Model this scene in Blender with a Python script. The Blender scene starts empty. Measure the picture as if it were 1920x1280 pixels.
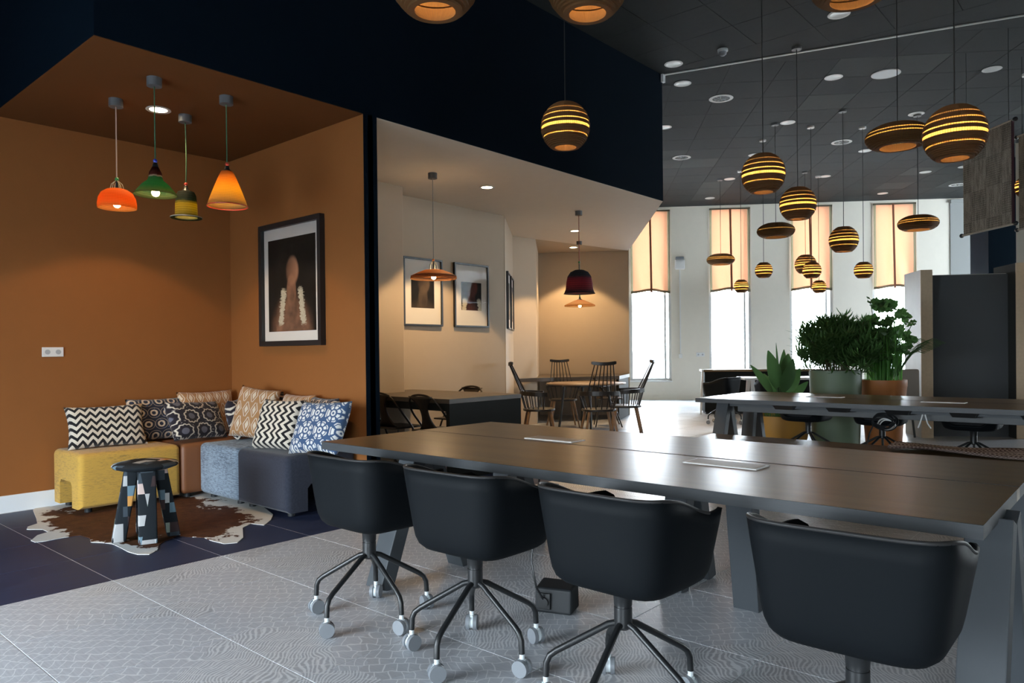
import bpy, bmesh, math, random
from mathutils import Matrix, Vector
PI = math.pi
S = bpy.context.scene
C = S.collection
# ------------------------------------------------------------------ camera, light, exposure
CAM_H = 1.23
F_PX, YAW, PITCH, ROLL, CY = 1372.61, -.719619, -.00536919, .0102778, 665.505
_f = Vector((math.sin(YAW)*math.cos(PITCH), math.cos(YAW)*math.cos(PITCH), math.sin(PITCH)))
_r = Vector((math.cos(YAW), -math.sin(YAW), 0)); _d = _f.cross(_r)
_r, _d = _r*math.cos(ROLL)+_d*math.sin(ROLL), -_r*math.sin(ROLL)+_d*math.cos(ROLL)
cd = bpy.data.cameras.new('camera'); cam = bpy.data.objects.new('camera', cd); C.objects.link(cam)
cam.matrix_world = Matrix(((_r.x, -_d.x, -_f.x, 0), (_r.y, -_d.y, -_f.y, 0), (_r.z, -_d.z, -_f.z, CAM_H), (0, 0, 0, 1)))
cd.sensor_width = 36; cd.lens = F_PX/1920*36; cd.shift_y = (CY-640)/1920; cd.clip_end = 300; cd.clip_start = .05
S.camera = cam
vs = S.view_settings; vs.view_transform = 'Standard'; vs.look = 'None'; vs.gamma = 1; vs.use_curve_mapping = False
vs.exposure = 0.22
S.cycles.use_denoising = True
S.cycles.max_bounces = 8; S.cycles.diffuse_bounces = 4; S.cycles.transparent_max_bounces = 12
S.cycles.sample_clamp_indirect = 4; S.cycles.caustics_reflective = False; S.cycles.caustics_refractive = False
w = bpy.data.worlds.new('World'); S.world = w; w.use_nodes = True
bg = w.node_tree.nodes['Background']; bg.inputs[0].default_value = (.79, .905, 1, 1); bg.inputs[1].default_value = 30.0

def ray(x, y): return _r*((x-960)/F_PX) + _d*((y-CY)/F_PX) + _f
O = Vector((0, 0, CAM_H))
def onz(x, y, z=0): d = ray(x, y); return O+d*((z-CAM_H)/d.z)
def onx(x, y, X): d = ray(x, y); return O+d*(X/d.x)
def ony(x, y, Y): d = ray(x, y); return O+d*(Y/d.y)
def at(x, y, depth): return O+ray(x, y)*depth
def proj(p):
    q = Vector(p)-O; z = q.dot(_f)
    return 960+F_PX*q.dot(_r)/z, CY+F_PX*q.dot(_d)/z, z
# window wall frame
WA = math.radians(35.26); P0 = Vector((-9.077, 15.91, 0))
WU = Vector((math.cos(WA), math.sin(WA), 0)); WN = Vector((-math.sin(WA), math.cos(WA), 0))
def W(u, n, z=0): return P0+WU*u+WN*n+Vector((0, 0, z))

def portal(name, size_x, size_z, loc, rot):
    l = bpy.data.lights.new(name, 'AREA'); l.shape = 'RECTANGLE'; l.size = size_x; l.size_y = size_z
    l.cycles.is_portal = True
    o = bpy.data.objects.new(name, l); C.objects.link(o); o.location = loc; o.rotation_euler = rot
for i in range(4):                                                    # the four far windows
    p = W(-.25+1.905*i, .12, 2.56); portal('portal', 1.0, 4.2, p, (-PI/2, 0, WA))
YBK = -2.2
BACK_WIN = [-5.2, -3.7, .5]                             # daylight windows behind the camera
for x in BACK_WIN: portal('portal', 1.4, 1.85, (x+.7, YBK-.1, .975), (PI/2, 0, 0))
RIGHT_WIN = [18.2+3.0*i for i in range(2)]                              # unseen tall windows to the right, added to light the far window wall
for y in RIGHT_WIN: portal('portal', 3.6, 2.6, (5.1, y+1.3, 2.4), (0, PI/2, 0))

# ------------------------------------------------------------------ helpers
class MB:
    def __init__(s): s.v = []; s.f = []; s.m = []; s.cur = 0
    def add(s, vs, fs):
        b = len(s.v); s.v += [tuple(v) for v in vs]
        for f in fs: s.f.append(tuple(b+i for i in f)); s.m.append(s.cur)
        return s
    def box(s, x0, x1, y0, y1, z0, z1):
        return s.hexa([(x0,y0,z0),(x1,y0,z0),(x1,y1,z0),(x0,y1,z0)], [(x0,y0,z1),(x1,y0,z1),(x1,y1,z1),(x0,y1,z1)])
    def hexa(s, a, b):
        n = len(a)
        return s.add(list(a)+list(b), [tuple(reversed(range(n))), tuple(range(n, 2*n))]+[(i, (i+1) % n, n+(i+1) % n, n+i) for i in range(n)])
    def prism(s, poly, z0, z1): return s.hexa([(x, y, z0) for x, y in poly], [(x, y, z1) for x, y in poly])
    def lathe(s, prof, n=24, c=(0, 0, 0), cap=False):
        cx, cy, cz = c; vs = []
        for r, z in prof:
            for i in range(n): a = 2*PI*i/n; vs.append((cx+r*math.cos(a), cy+r*math.sin(a), cz+z))
        fs = []
        for j in range(len(prof)-1):
            for i in range(n): k = (i+1) % n; fs.append((j*n+i, j*n+k, (j+1)*n+k, (j+1)*n+i))
        if cap: fs.append(tuple(reversed(range(n)))); fs.append(tuple(range((len(prof)-1)*n, len(prof)*n)))
        return s.add(vs, fs)
    def cyl(s, r, z0, z1, n=16, c=(0, 0, 0), r2=None): return s.lathe([(r, z0), (r if r2 is None else r2, z1)], n, c, True)
    def tube(s, pts, r, n=8, r2=None):
        pts = [Vector(p) for p in pts]; m = len(pts); vs = []; up = None
        for i, p in enumerate(pts):
            t = (pts[min(i+1, m-1)]-pts[max(i-1, 0)]).normalized()
            if up is None:
                up = Vector((0, 0, 1)) if abs(t.z) < .9 else Vector((1, 0, 0))
            a = t.cross(up).normalized(); up = a.cross(t).normalized()
            rr = r if r2 is None else r+(r2-r)*i/(m-1)
            for k in range(n): q = 2*PI*k/n; vs.append(p+a*(rr*math.cos(q))+up*(rr*math.sin(q)))
        fs = [(j*n+i, j*n+(i+1) % n, (j+1)*n+(i+1) % n, (j+1)*n+i) for j in range(m-1) for i in range(n)]
        fs.append(tuple(reversed(range(n)))); fs.append(tuple(range((m-1)*n, m*n)))
        return s.add(vs, fs)
    def bar(s, p, q, w, t, side=(1, 0, 0)):               # plank from p to q, width w along side, thickness t
        p, q, sd = Vector(p), Vector(q), Vector(side); ax = (q-p).normalized()
        th = ax.cross(sd).normalized()*t/2; sd = sd*w/2
        return s.hexa([p-sd-th, p+sd-th, p+sd+th, p-sd+th], [q-sd-th, q+sd-th, q+sd+th, q-sd+th])
    def sphere(s, r, c=(0, 0, 0), n=12, m=8, sz=1):
        return s.lathe([(max(r*math.sin(PI*j/m), 1e-4), -r*sz*math.cos(PI*j/m)) for j in range(m+1)], n, c)
    def grid(s, fn, nu, nv, closed=False):
        vs = [fn(i/(nu-1) if not closed else i/nu, j/(nv-1)) for j in range(nv) for i in range(nu)]
        fs = []
        for j in range(nv-1):
            for i in range(nu if closed else nu-1): k = (i+1) % nu; fs.append((j*nu+i, j*nu+k, (j+1)*nu+k, (j+1)*nu+i))
        return s.add(vs, fs)
    def mesh(s, name, mats, smooth=None, bevel=0, seg=2, fix=True):
        me = bpy.data.meshes.new(name); me.from_pydata(s.v, [], s.f)
        for m in (mats if isinstance(mats, (list, tuple)) else [mats]): me.materials.append(m)
        me.polygons.foreach_set('material_index', s.m); me.update()
        if bevel or fix:
            bm = bmesh.new(); bm.from_mesh(me)
            if bevel:
                bmesh.ops.remove_doubles(bm, verts=bm.verts, dist=1e-5)
                es = [e for e in bm.edges if len(e.link_faces) == 2 and e.calc_face_angle(0) > .5]
                bmesh.ops.bevel(bm, geom=es, offset=bevel, segments=seg, affect='EDGES', profile=.5)
            if fix: bmesh.ops.recalc_face_normals(bm, faces=bm.faces)
            bm.to_mesh(me); bm.free()
        if smooth:
            me.polygons.foreach_set('use_smooth', [True]*len(me.polygons)); me.set_sharp_from_angle(angle=math.radians(smooth))
        return me
    def build(s, name, mats, parent=None, smooth=None, bevel=0, seg=2, loc=None, rz=0, fix=True):
        return obj(name, s.mesh(name, mats, smooth, bevel, seg, fix), parent, loc, rz)
def obj(name, me, parent=None, loc=None, rz=0):
    o = bpy.data.objects.new(name, me); C.objects.link(o)
    if parent: o.parent = parent
    if loc is not None: o.location = loc
    if rz: o.rotation_euler = (0, 0, rz)
    return o
def tag(o, label, cat, group=None, kind=None):
    o['label'] = label; o['category'] = cat
    if group: o['group'] = group
    if kind: o['kind'] = kind
    return o
def struct(o): o['kind'] = 'structure'; return o
def thing(name, label, cat, loc=(0, 0, 0), rz=0, group=None):
    o = bpy.data.objects.new(name, None); C.objects.link(o); o.location = loc; o.rotation_euler = (0, 0, rz); o.empty_display_size = .1
    return tag(o, label, cat, group)
def copy_tree(o, parent=None):
    c = o.copy(); C.objects.link(c); c.parent = parent
    for ch in o.children: copy_tree(ch, c)
    return c
def place(o, loc, rz=0, label=None, group=None):
    o.location = loc; o.rotation_euler = (0, 0, rz)
    if label: o['label'] = label
    if group: o['group'] = group
    return o
def plight(name, energy, col, loc, parent=None, radius=.03):
    l = bpy.data.lights.new(name, 'POINT'); l.energy = energy; l.color = col; l.shadow_soft_size = radius
    return obj(name, l, parent, loc)

# ------------------------------------------------------------------ materials
class N:
    """tiny node-expression builder"""
    def __init__(s, name):
        s.mat = bpy.data.materials.new(name); s.mat.use_nodes = True; s.t = s.mat.node_tree; s.t.nodes.clear()
        s.out = s.t.nodes.new('ShaderNodeOutputMaterial')
    def n(s, typ, **kw):
        nd = s.t.nodes.new('ShaderNode'+typ)
        for k, v in kw.items(): setattr(nd, k, v)
        return nd
    def put(s, sock, v):
        if v is None: return
        if hasattr(v, 'is_output'): s.t.links.new(v, sock)
        elif isinstance(v, (tuple, list)) and sock.type == 'RGBA' and len(v) == 3: sock.default_value = (*v, 1)
        else: sock.default_value = v
    def m(s, op, a, b=None, c=None, clamp=False):
        nd = s.n('Math', operation=op, use_clamp=clamp)
        for i, v in enumerate((a, b, c)): s.put(nd.inputs[i], v)
        return nd.outputs[0]
    def add(s, a, b): return s.m('ADD', a, b)
    def sub(s, a, b): return s.m('SUBTRACT', a, b)
    def mul(s, a, b): return s.m('MULTIPLY', a, b)
    def step(s, e, x, soft=0):        # 1 when x > e
        if not soft: return s.m('GREATER_THAN', x, e)
        nd = s.n('MapRange', interpolation_type='SMOOTHSTEP'); s.put(nd.inputs[0], x); s.put(nd.inputs[1], s.sub(e, soft) if hasattr(e, 'is_output') else e-soft); s.put(nd.inputs[2], s.add(e, soft) if hasattr(e, 'is_output') else e+soft)
        return nd.outputs[0]
    def mix(s, f, a, b):
        nd = s.n('Mix', data_type='RGBA'); s.put(nd.inputs[0], f); s.put(nd.inputs[6], a); s.put(nd.inputs[7], b); return nd.outputs[2]
    def xyz(s, v):
        nd = s.n('SeparateXYZ'); s.t.links.new(v, nd.inputs[0]); return nd.outputs[0], nd.outputs[1], nd.outputs[2]
    def vec(s, x, y, z):
        nd = s.n('CombineXYZ')
        for i, v in enumerate((x, y, z)): s.put(nd.inputs[i], v)
        return nd.outputs[0]
    def obj(s): return s.n('TexCoord').outputs['Object']
    def pos(s): return s.n('NewGeometry').outputs['Position']
    def scale(s, v, k):
        nd = s.n('VectorMath', operation='MULTIPLY'); s.t.links.new(v, nd.inputs[0]); nd.inputs[1].default_value = k if isinstance(k, (tuple, list)) else (k, k, k); return nd.outputs[0]
    def vadd(s, a, b):
        nd = s.n('VectorMath', operation='ADD'); s.t.links.new(a, nd.inputs[0]); s.put(nd.inputs[1], b); return nd.outputs[0]
    def noise(s, v, scale=5, detail=3, col=False, rough=.5):
        nd = s.n('TexNoise'); s.t.links.new(v, nd.inputs['Vector']); nd.inputs['Scale'].default_value = scale; nd.inputs['Detail'].default_value = detail; nd.inputs['Roughness'].default_value = rough
        return nd.outputs['Color' if col else 0]
    def voro(s, v, scale=5, out='Distance', feature='F1'):
        nd = s.n('TexVoronoi', feature=feature); s.t.links.new(v, nd.inputs['Vector']); nd.inputs['Scale'].default_value = scale; return nd.outputs[out]
    def ramp(s, f, *stops):
        nd = s.n('ValToRGB'); e = nd.color_ramp.elements
        while len(e) < len(stops): e.new(.5)
        for i, (p, c) in enumerate(stops): e[i].position = p; e[i].color = (*c, 1)
        s.put(nd.inputs[0], f); return nd.outputs[0]
    def bump(s, h, strength=.3, dist=.01):
        nd = s.n('Bump'); s.put(nd.inputs['Height'], h); nd.inputs['Strength'].default_value = strength; nd.inputs['Distance'].default_value = dist; return nd.outputs[0]
    def bsdf(s, col, rough=.5, metal=0, spec=.5, normal=None, emit=None, estr=0, sheen=0, coat=0):
        b = s.n('BsdfPrincipled'); s.put(b.inputs['Base Color'], col); s.put(b.inputs['Roughness'], rough); s.put(b.inputs['Metallic'], metal); s.put(b.inputs['Specular IOR Level'], spec)
        if normal is not None: s.put(b.inputs['Normal'], normal)
        if emit is not None: s.put(b.inputs['Emission Color'], emit); b.inputs['Emission Strength'].default_value = estr
        if sheen: b.inputs['Sheen Weight'].default_value = sheen
        if coat: b.inputs['Coat Weight'].default_value = coat
        return b.outputs[0]
    def trans(s, col): nd = s.n('BsdfTranslucent'); s.put(nd.inputs[0], col); return nd.outputs[0]
    def mixs(s, f, a, b):
        nd = s.n('MixShader'); s.put(nd.inputs[0], f); s.t.links.new(a, nd.inputs[1]); s.t.links.new(b, nd.inputs[2]); return nd.outputs[0]
    def done(s, sh): s.t.links.new(sh, s.out.inputs[0]); return s.mat
def simple(name, col, rough=.5, metal=0, spec=.5, var=0, vscale=8, bump=0, bscale=60, **kw):
    n = N(name); c = col; nm = None
    if var: c = n.mix(n.noise(n.pos(), vscale, 4), tuple(x*(1-var) for x in col), tuple(min(1, x*(1+var)) for x in col))
    if bump: nm = n.bump(n.noise(n.pos(), bscale, 3), bump, .004)
    return n.done(n.bsdf(c, rough, metal, spec, nm, **kw))
def emis(name, col, st):
    n = N(name); e = n.n('Emission'); n.put(e.inputs[0], col); e.inputs[1].default_value = st; return n.done(e.outputs[0])
def translucent(name, col, tcol, f, rough=.7, colnode=None):
    n = N(name); return n.done(n.mixs(f, n.bsdf(col, rough, spec=.2), n.trans(tcol)))
M_ = {}
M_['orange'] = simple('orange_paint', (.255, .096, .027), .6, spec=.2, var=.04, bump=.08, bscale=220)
M_['orangeceil'] = simple('orange_paint_shaded', (.13, .048, .014), .65, spec=.15)  # wall orange darkened: the alcove ceiling's shade is put into the colour
M_['navy'] = simple('navy_paint', (.0022, .0065, .0125), .85, spec=.05, var=.1)
M_['beige'] = simple('beige_paint', (.50, .405, .30), .6, spec=.3, var=.03, bump=.05, bscale=200)
M_['soffit'] = simple('soffit_paint', (.76, .69, .60), .6, spec=.2, var=.03)
M_['wallwhite'] = simple('warm_white_paint', (.80, .755, .655), .6, spec=.3, var=.03)
M_['greywall'] = simple('grey_paint', (.30, .31, .30), .6, spec=.3)
M_['white'] = simple('white_lacquer', (.78, .79, .78), .35)
M_['skirt'] = simple('baseboard_white', (.72, .76, .80), .35)
M_['ceil'] = simple('dark_ceiling', (.026, .029, .029), .75, spec=.12, var=.12, vscale=14)
M_['ceil2'] = simple('dark_ceiling_light_panel', (.045, .049, .047), .75, spec=.12, var=.1, vscale=14)
M_['ceilbase'] = simple('ceiling_groove', (.008, .009, .009), .8, spec=.1)
M_['grout'] = simple('light_grout', (.82, .84, .86), .6)
M_['black'] = simple('black_metal', (.012, .013, .014), .38, spec=.5)
M_['blackmatt'] = simple('black_matt', (.012, .014, .016), .55, spec=.4)
M_['shell'] = simple('black_shell_plastic', (.005, .0065, .008), .6, spec=.10)
M_['fabricblack'] = simple('black_upholstery', (.03, .03, .033), .9, spec=.2, bump=.3, bscale=400)
M_['chrome'] = simple('satin_steel', (.6, .62, .64), .25, 1)
M_['castergrey'] = simple('caster_grey', (.20, .215, .235), .45)
M_['casterwhite'] = simple('caster_white', (.72, .78, .80), .4)
M_['plyedge'] = simple('birch_ply', (.62, .47, .32), .55, var=.12, vscale=30)
M_['feltgrey'] = simple('grey_felt', (.085, .09, .095), .9, spec=.1, bump=.2, bscale=300)
M_['feltdark'] = simple('dark_felt', (.045, .047, .045), .9, spec=.1)
M_['whitemat'] = simple('picture_mat', (.74, .71, .66), .8, spec=.2)
M_['glassair'] = None
def glass(name='window_glass', k=.3):
    n = N(name); fr = n.n('LayerWeight'); fr.inputs[0].default_value = .5
    tr = n.n('BsdfTransparent'); gl = n.n('BsdfGlossy'); gl.inputs['Roughness'].default_value = .02
    return n.done(n.mixs(n.mul(n.add(.04, n.m('POWER', fr.outputs[1], 5)), k), tr.outputs[0], gl.outputs[0]))
M_['glass'] = glass()
M_['picglass'] = glass('picture_glass', .06)
def wood(name, a, b, rough=.35, axis=0, sc=1.0, spec=.5):
    n = N(name); st = [28*sc, 28*sc, 28*sc]; st[axis] = 1.3*sc
    g = n.noise(n.scale(n.pos(), tuple(st)), 3, 5, rough=.65); g2 = n.noise(n.scale(n.pos(), tuple(x*.25 for x in st)), 2, 3)
    f = n.add(n.mul(g, .7), n.mul(g2, .4))
    r = n.add(n.mul(g, .12), rough-.06)
    return n.done(n.bsdf(n.ramp(f, (.35, a), (.75, b)), r, spec=spec, normal=n.bump(g, .12, .002)))
M_['tabletop'] = wood('dark_stained_oak', (.125, .074, .030), (.24, .152, .066), .32, spec=.42)
M_['tableedge'] = wood('dark_oak_edge', (.030, .033, .036), (.046, .050, .054), .5)
M_['leg'] = simple('anthracite_leg', (.055, .062, .069), .5, spec=.3)
M_['desktop'] = wood('dark_oak_desk', (.05, .038, .028), (.085, .065, .047), .4, 1)
M_['desk'] = simple('black_laminate', (.013, .014, .013), .6, spec=.12)
M_['legwood'] = wood('oiled_oak_leg', (.16, .09, .05), (.26, .16, .09), .5, 2)
def bluetile():
    n = N('blue_tile'); p = n.pos(); a = n.noise(n.scale(p, (14, 2, 1)), 2, 5, rough=.6)
    return n.done(n.bsdf(n.ramp(a, (.3, (.016, .023, .056)), (.75, (.036, .048, .100))), n.add(n.mul(a, .15), .40), spec=.25, normal=n.bump(a, .05, .002)))
M_['bluetile'] = bluetile()
def greytile():
    n = N('engraved_grey_tile'); p = n.pos(); x, y, z = n.xyz(p)
    cellc = n.xyz(n.voro(n.vadd(p, n.scale(n.noise(p, 2.2, 2, True), .35)), 2.1, 'Color'))      # patches of fine and coarse hatching
    wob = n.noise(p, 3.2, 2); wob2 = n.noise(p, 7, 2)
    # coordinate along/perpendicular to wavy strokes
    cu = n.add(n.add(n.mul(x, .75), n.mul(y, .66)), n.mul(wob, .20)); cv = n.add(n.sub(n.mul(y, .75), n.mul(x, .66)), n.mul(wob2, .10))
    def bricks(su, sv, lw):
        row = n.m('FLOOR', n.mul(cv, sv)); off = n.mul(n.m('FRACT', n.mul(row, .377)), 1)
        fu = n.m('FRACT', n.add(n.mul(cu, su), off)); fv = n.m('FRACT', n.mul(cv, sv))
        return n.m('MAXIMUM', n.step(1-lw, fu, .03), n.step(1-lw, fv, .05))
    coarse = bricks(20, 15, .085)
    fine = n.step(.62, n.m('FRACT', n.mul(n.add(cu, n.mul(wob2, .06)), 62)), .12)
    sel = n.step(.66, cellc[0], .015)
    base = n.noise(n.scale(p, (4, 60, 1)), 2, 4)
    col = n.ramp(base, (.3, (.45, .465, .50)), (.7, (.55, .565, .60)))
    patch = n.step(.8, cellc[1], .02); col = n.mix(n.mul(patch, .35), col, (.34, .34, .35))
    line = n.m('MAXIMUM', n.mul(coarse, .7), n.mul(n.mul(fine, sel), .6))
    col = n.mix(line, col, (.84, .84, .85))
    dark = n.mul(n.mul(n.step(.55, n.m('FRACT', n.add(n.mul(n.add(cu, n.mul(wob2, .06)), 62), .45)), .12), sel), .2)
    col = n.mix(dark, col, (.12, .12, .13))
    return n.done(n.bsdf(col, n.add(n.mul(line, .15), .30), spec=.5, normal=n.bump(line, .12, .002)))
M_['greytile'] = greytile()
# ------------------------------------------------------------------ the setting
XB, ZS, ZC, YL, YR = -4.677, 3.115, 4.716, 1.637, 8.28
TS = .622
floor = struct(MB().prism([(-10.6, -3.7), (5.2, -3.7), (5.2, 26.5), (-10.6, 15.2)], -.15, -.0015).build('floor', M_['grout']))
tm = MB().box(-TS/2+.003, TS/2-.003, -TS/2+.003, TS/2-.003, -.012, 0).mesh('tile', M_['greytile'])
tb = MB().box(-TS/2+.003, TS/2-.003, -TS/2+.003, TS/2-.003, -.012, 0).mesh('tile', M_['bluetile'])
tiles = []; far_t = MB()
for i in range(-9, 15):
    for j in range(-8, 40):
        cx, cy = -4.285+TS*(i+.5), 1.556+TS*(j+.5)
        if cx > 5.1 or cy > 15.91+(cx+9.077)*.707-.2 or cy < -3.4: continue
        if cx < -4.285 and (cx < -6.9 and cy < 7.6): continue
        x, y, d = proj((cx, cy, 0)) if (Vector((cx, cy, 0))-O).dot(_f) > .5 else (9e9, 9e9, 1)
        if -250 < x < 2170 and 600 < y < 1500: tiles.append((d, cx, cy))
        else: far_t.cur = 1 if cx < -4.285 and cy < 8 else 0; far_t.box(cx-TS/2+.003, cx+TS/2-.003, cy-TS/2+.003, cy+TS/2-.003, -.012, 0)
tiles.sort()
for k, (d, cx, cy) in enumerate(tiles):
    blue = cx < -4.285 and cy < 8.0
    if k < 296: obj('tile', tb if blue else tm, floor, (cx, cy, 0))
    else: far_t.cur = int(blue); far_t.box(cx-TS/2+.003, cx+TS/2-.003, cy-TS/2+.003, cy+TS/2-.003, -.012, 0)
far_t.build('tile_field', [M_['greytile'], M_['bluetile']], floor, fix=False)['kind'] = 'stuff'

ceiling = struct(MB().prism([(-10.6, -3.7), (5.2, -3.7), (5.2, 26.5), (-10.6, 15.2)], ZC+.006, ZC+.25).build('ceiling', M_['ceilbase']))
CT = .644; JA = math.radians(16.9); JP = Vector((XB, YR, 0)); JD = Vector((math.cos(JA), math.sin(JA), 0)); JN = Vector((-math.sin(JA), math.cos(JA), 0))
def mk_ct(m): return MB().box(-CT/2+.003, CT/2-.003, -CT/2+.003, CT/2-.003, 0, .012).mesh('ceiling_tile', M_[m])
cm, cm2 = mk_ct('ceil'), mk_ct('ceil2')
cands = []; rest = MB(); rnd = random.Random(3)
def tri(pts):  # clip far-field tile onto the joined mesh
    rest.prism([(p.x, p.y) for p in pts], ZC, ZC+.012)
for g in (0, 1):
    for i in range(-30, 40):
        for j in range(-20, 40):
            if g == 0:
                c = Vector((-2.761+CT*(i+.5), 6.9+CT*(j+.5), 0)); ax, ay = Vector((1, 0, 0)), Vector((0, 1, 0))
            else:
                c = P0+WU*(CT*(i+.5))-WN*(CT*(j+.5)); ax, ay = WU, WN
            cs = [c+ax*(sx*CT/2)+ay*(sy*CT/2) for sx, sy in ((-1, -1), (1, -1), (1, 1), (-1, 1))]
            sd = [(q-JP).dot(JN) for q in cs]
            if c.x > 4.9 or c.x < -9.9 or c.y < -3.3 or (c-P0).dot(WN) > -.2: continue
            if g == 0 and max(sd) > -.015 and min(sd) < -.015 or g == 1 and min(sd) < .015 and max(sd) > .015:
                # cut the tile along the joint
                off = -.015 if g == 0 else .015; sg = -1 if g == 0 else 1; poly = []
                for a in range(4):
                    p, q = cs[a], cs[(a+1) % 4]; da, db = (sd[a]-off)*sg, (sd[(a+1) % 4]-off)*sg
                    if da >= 0: poly.append(p)
                    if da*db < 0: poly.append(p+(q-p)*(da/(da-db)))
                if len(poly) > 2 and c.x > XB-.5: tri(poly)
                continue
            if (g == 0 and sd[0] > 0) or (g == 1 and sd[0] < 0): continue
            if g == 0 and c.x < XB-.6: continue
            q = c+Vector((0, 0, ZC)); d = (q-O).dot(_f)
            x, y, d = proj(q) if d > .5 else (9e9, 9e9, 9e9)
            vis = 960 < x < 1990 and -70 < y < 400 and (x > 1225 or g == 0)
            if vis: cands.append((d, c, g))
            else: tri([c+(p-c)*.991 for p in cs])
cands.sort(key=lambda t: t[0])
for k, (d, c, g) in enumerate(cands):
    if k < 290:
        m = cm2 if g == 1 and rnd.random() < .08 else cm
        obj('ceiling_tile', m, ceiling, (c.x, c.y, ZC), WA if g else 0)
    else:
        ax, ay = (WU, WN) if g else (Vector((1, 0, 0)), Vector((0, 1, 0)))
        tri([c+ax*(sx*CT*.4955)+ay*(sy*CT*.4955) for sx, sy in ((-1, -1), (1, -1), (1, 1), (-1, 1))])
rest.build('ceiling_tile_field', M_['ceil'], ceiling, fix=False)['kind'] = 'stuff'
jb = MB(); jb.hexa([JP-JN*.013+Vector((0, 0, ZC-.012)), JP+JD*10.3-JN*.013+Vector((0, 0, ZC-.012)), JP+JD*10.3+JN*.013+Vector((0, 0, ZC-.012)), JP+JN*.013+Vector((0, 0, ZC-.012))],
        [JP-JN*.013+Vector((0, 0, ZC+.005)), JP+JD*10.3-JN*.013+Vector((0, 0, ZC+.005)), JP+JD*10.3+JN*.013+Vector((0, 0, ZC+.005)), JP+JN*.013+Vector((0, 0, ZC+.005))])
jb.box(XB, XB+.03, YR-.03, YR+.03, ZC-.1, ZC)
struct(jb.build('trim_1', M_['white']))

# --- the navy box with its two alcoves
struct(MB().box(XB-.13, XB, YL, YR, ZS, ZC+.02).build('wall_bulkhead_front', M_['navy']))
struct(MB().box(-6.8, XB-.13, YL, YL+.13, ZS, ZC+.02).build('wall_bulkhead_side', M_['navy']))
E1, E2 = Vector((XB, YR, 0)), Vector((-7.479, 11.91, 0))
ed = (E2-E1).normalized(); en = Vector((-ed.y, ed.x, 0))
struct(MB().prism([tuple(v.xy) for v in (E1, E2, E2+en*.13, E1+en*.2)], ZS, ZC+.02).build('wall_bulkhead_end', M_['navy']))
YP0, YP1 = 3.587, 3.72
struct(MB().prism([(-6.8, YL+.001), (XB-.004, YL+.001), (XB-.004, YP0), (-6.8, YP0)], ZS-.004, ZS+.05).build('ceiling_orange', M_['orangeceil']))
wb = [(-6.41, 5.46), (-6.75, 5.46), (-6.78, 7.60), (-7.87, 9.02), (-7.82, 9.553), (-8.90, 10.95), (-7.479, 11.91)]
cl = [(XB-.004, YP1), (XB-.004, YR-.003), (-7.479, 11.91)]
split = [(-7.479, 11.91), (-7.79, 9.553)]
struct(MB().prism([(XB-.004, YP1), (XB-.004, YR-.003), (-7.479, 11.91), (-7.82, 9.553), (-7.87, 9.02), (-6.78, 7.60), (-6.75, 5.46), (-6.41, 5.46), (-6.41, YP1)], ZS-.004, ZS+.05).build('ceiling_beige', M_['soffit']))
struct(MB().prism([(-7.479, 11.91), (-8.90, 10.95), (-7.82, 9.553)], ZS-.004, ZS+.05).build('ceiling_niche', M_['beige']))
struct(MB().box(-7.0, -6.8, -3.5, YL+.0, 0, ZC).build('wall_left', M_['navy']))
struct(MB().box(-7.0, -6.8, YL, YP0, 0, ZS+.05).build('wall_alcove_back', M_['orange']))
pw = MB(); pw.cur = 0; pw.box(-6.8, XB-.004, YP0, YP0+.04, 0, ZS); pw.cur = 1; pw.box(-6.8, XB, YP0+.041, YP1-.041, 0, ZS); pw.box(XB-.004, XB, YP0, YP1, 0, ZS); pw.cur = 2; pw.box(-6.8, XB-.004, YP1-.04, YP1, 0, ZS)
struct(pw.build('wall_partition', [M_['orange'], M_['navy'], M_['beige']]))
bw = MB()
def wseg(a, b, t=.15, z0=0, z1=ZS):
    a, b = Vector((*a, 0)), Vector((*b, 0)); d = (b-a).normalized(); n = Vector((-d.y, d.x, 0))*t
    return bw.prism([tuple(v.xy) for v in (a, b, b+n, a+n)], z0, z1)
struct(MB().box(-6.95, -6.41, YP1, 5.46, 0, ZS).build('wall_beige_pier', M_['beige'], bevel=.008))
wseg((-6.75, 5.40), (-6.78, 7.60)); struct(bw.build('wall_beige_pictures', M_['beige'])); bw = MB()
wseg((-6.775, 7.60), (-7.87, 9.02)); struct(bw.build('wall_beige_return', M_['beige'])); bw = MB()
wseg((-7.87, 9.02), (-7.82, 9.553), .3); struct(bw.build('wall_beige_stub', M_['beige'])); bw = MB()
wseg((-7.82, 9.553), (-8.90, 10.95)); struct(bw.build('wall_niche_side', M_['beige'])); bw = MB()
wseg((-8.98, 10.90), (-7.479, 11.91)); struct(bw.build('wall_niche_back', M_['beige'])); bw = MB()
wseg((-8.98, 10.90), W(-2.0, 0).xy, .2, 0, ZC); struct(bw.build('wall_left_far', M_['wallwhite'])); bw = MB()
# baseboards
struct(MB().box(-6.8, -6.786, -3.5, YP0, 0, .135).build('baseboard_left', M_['skirt'], bevel=.003))
struct(MB().box(-6.786, XB-.1, YP0-.014, YP0, 0, .135).build('baseboard_partition', M_['skirt'], bevel=.003))

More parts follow.
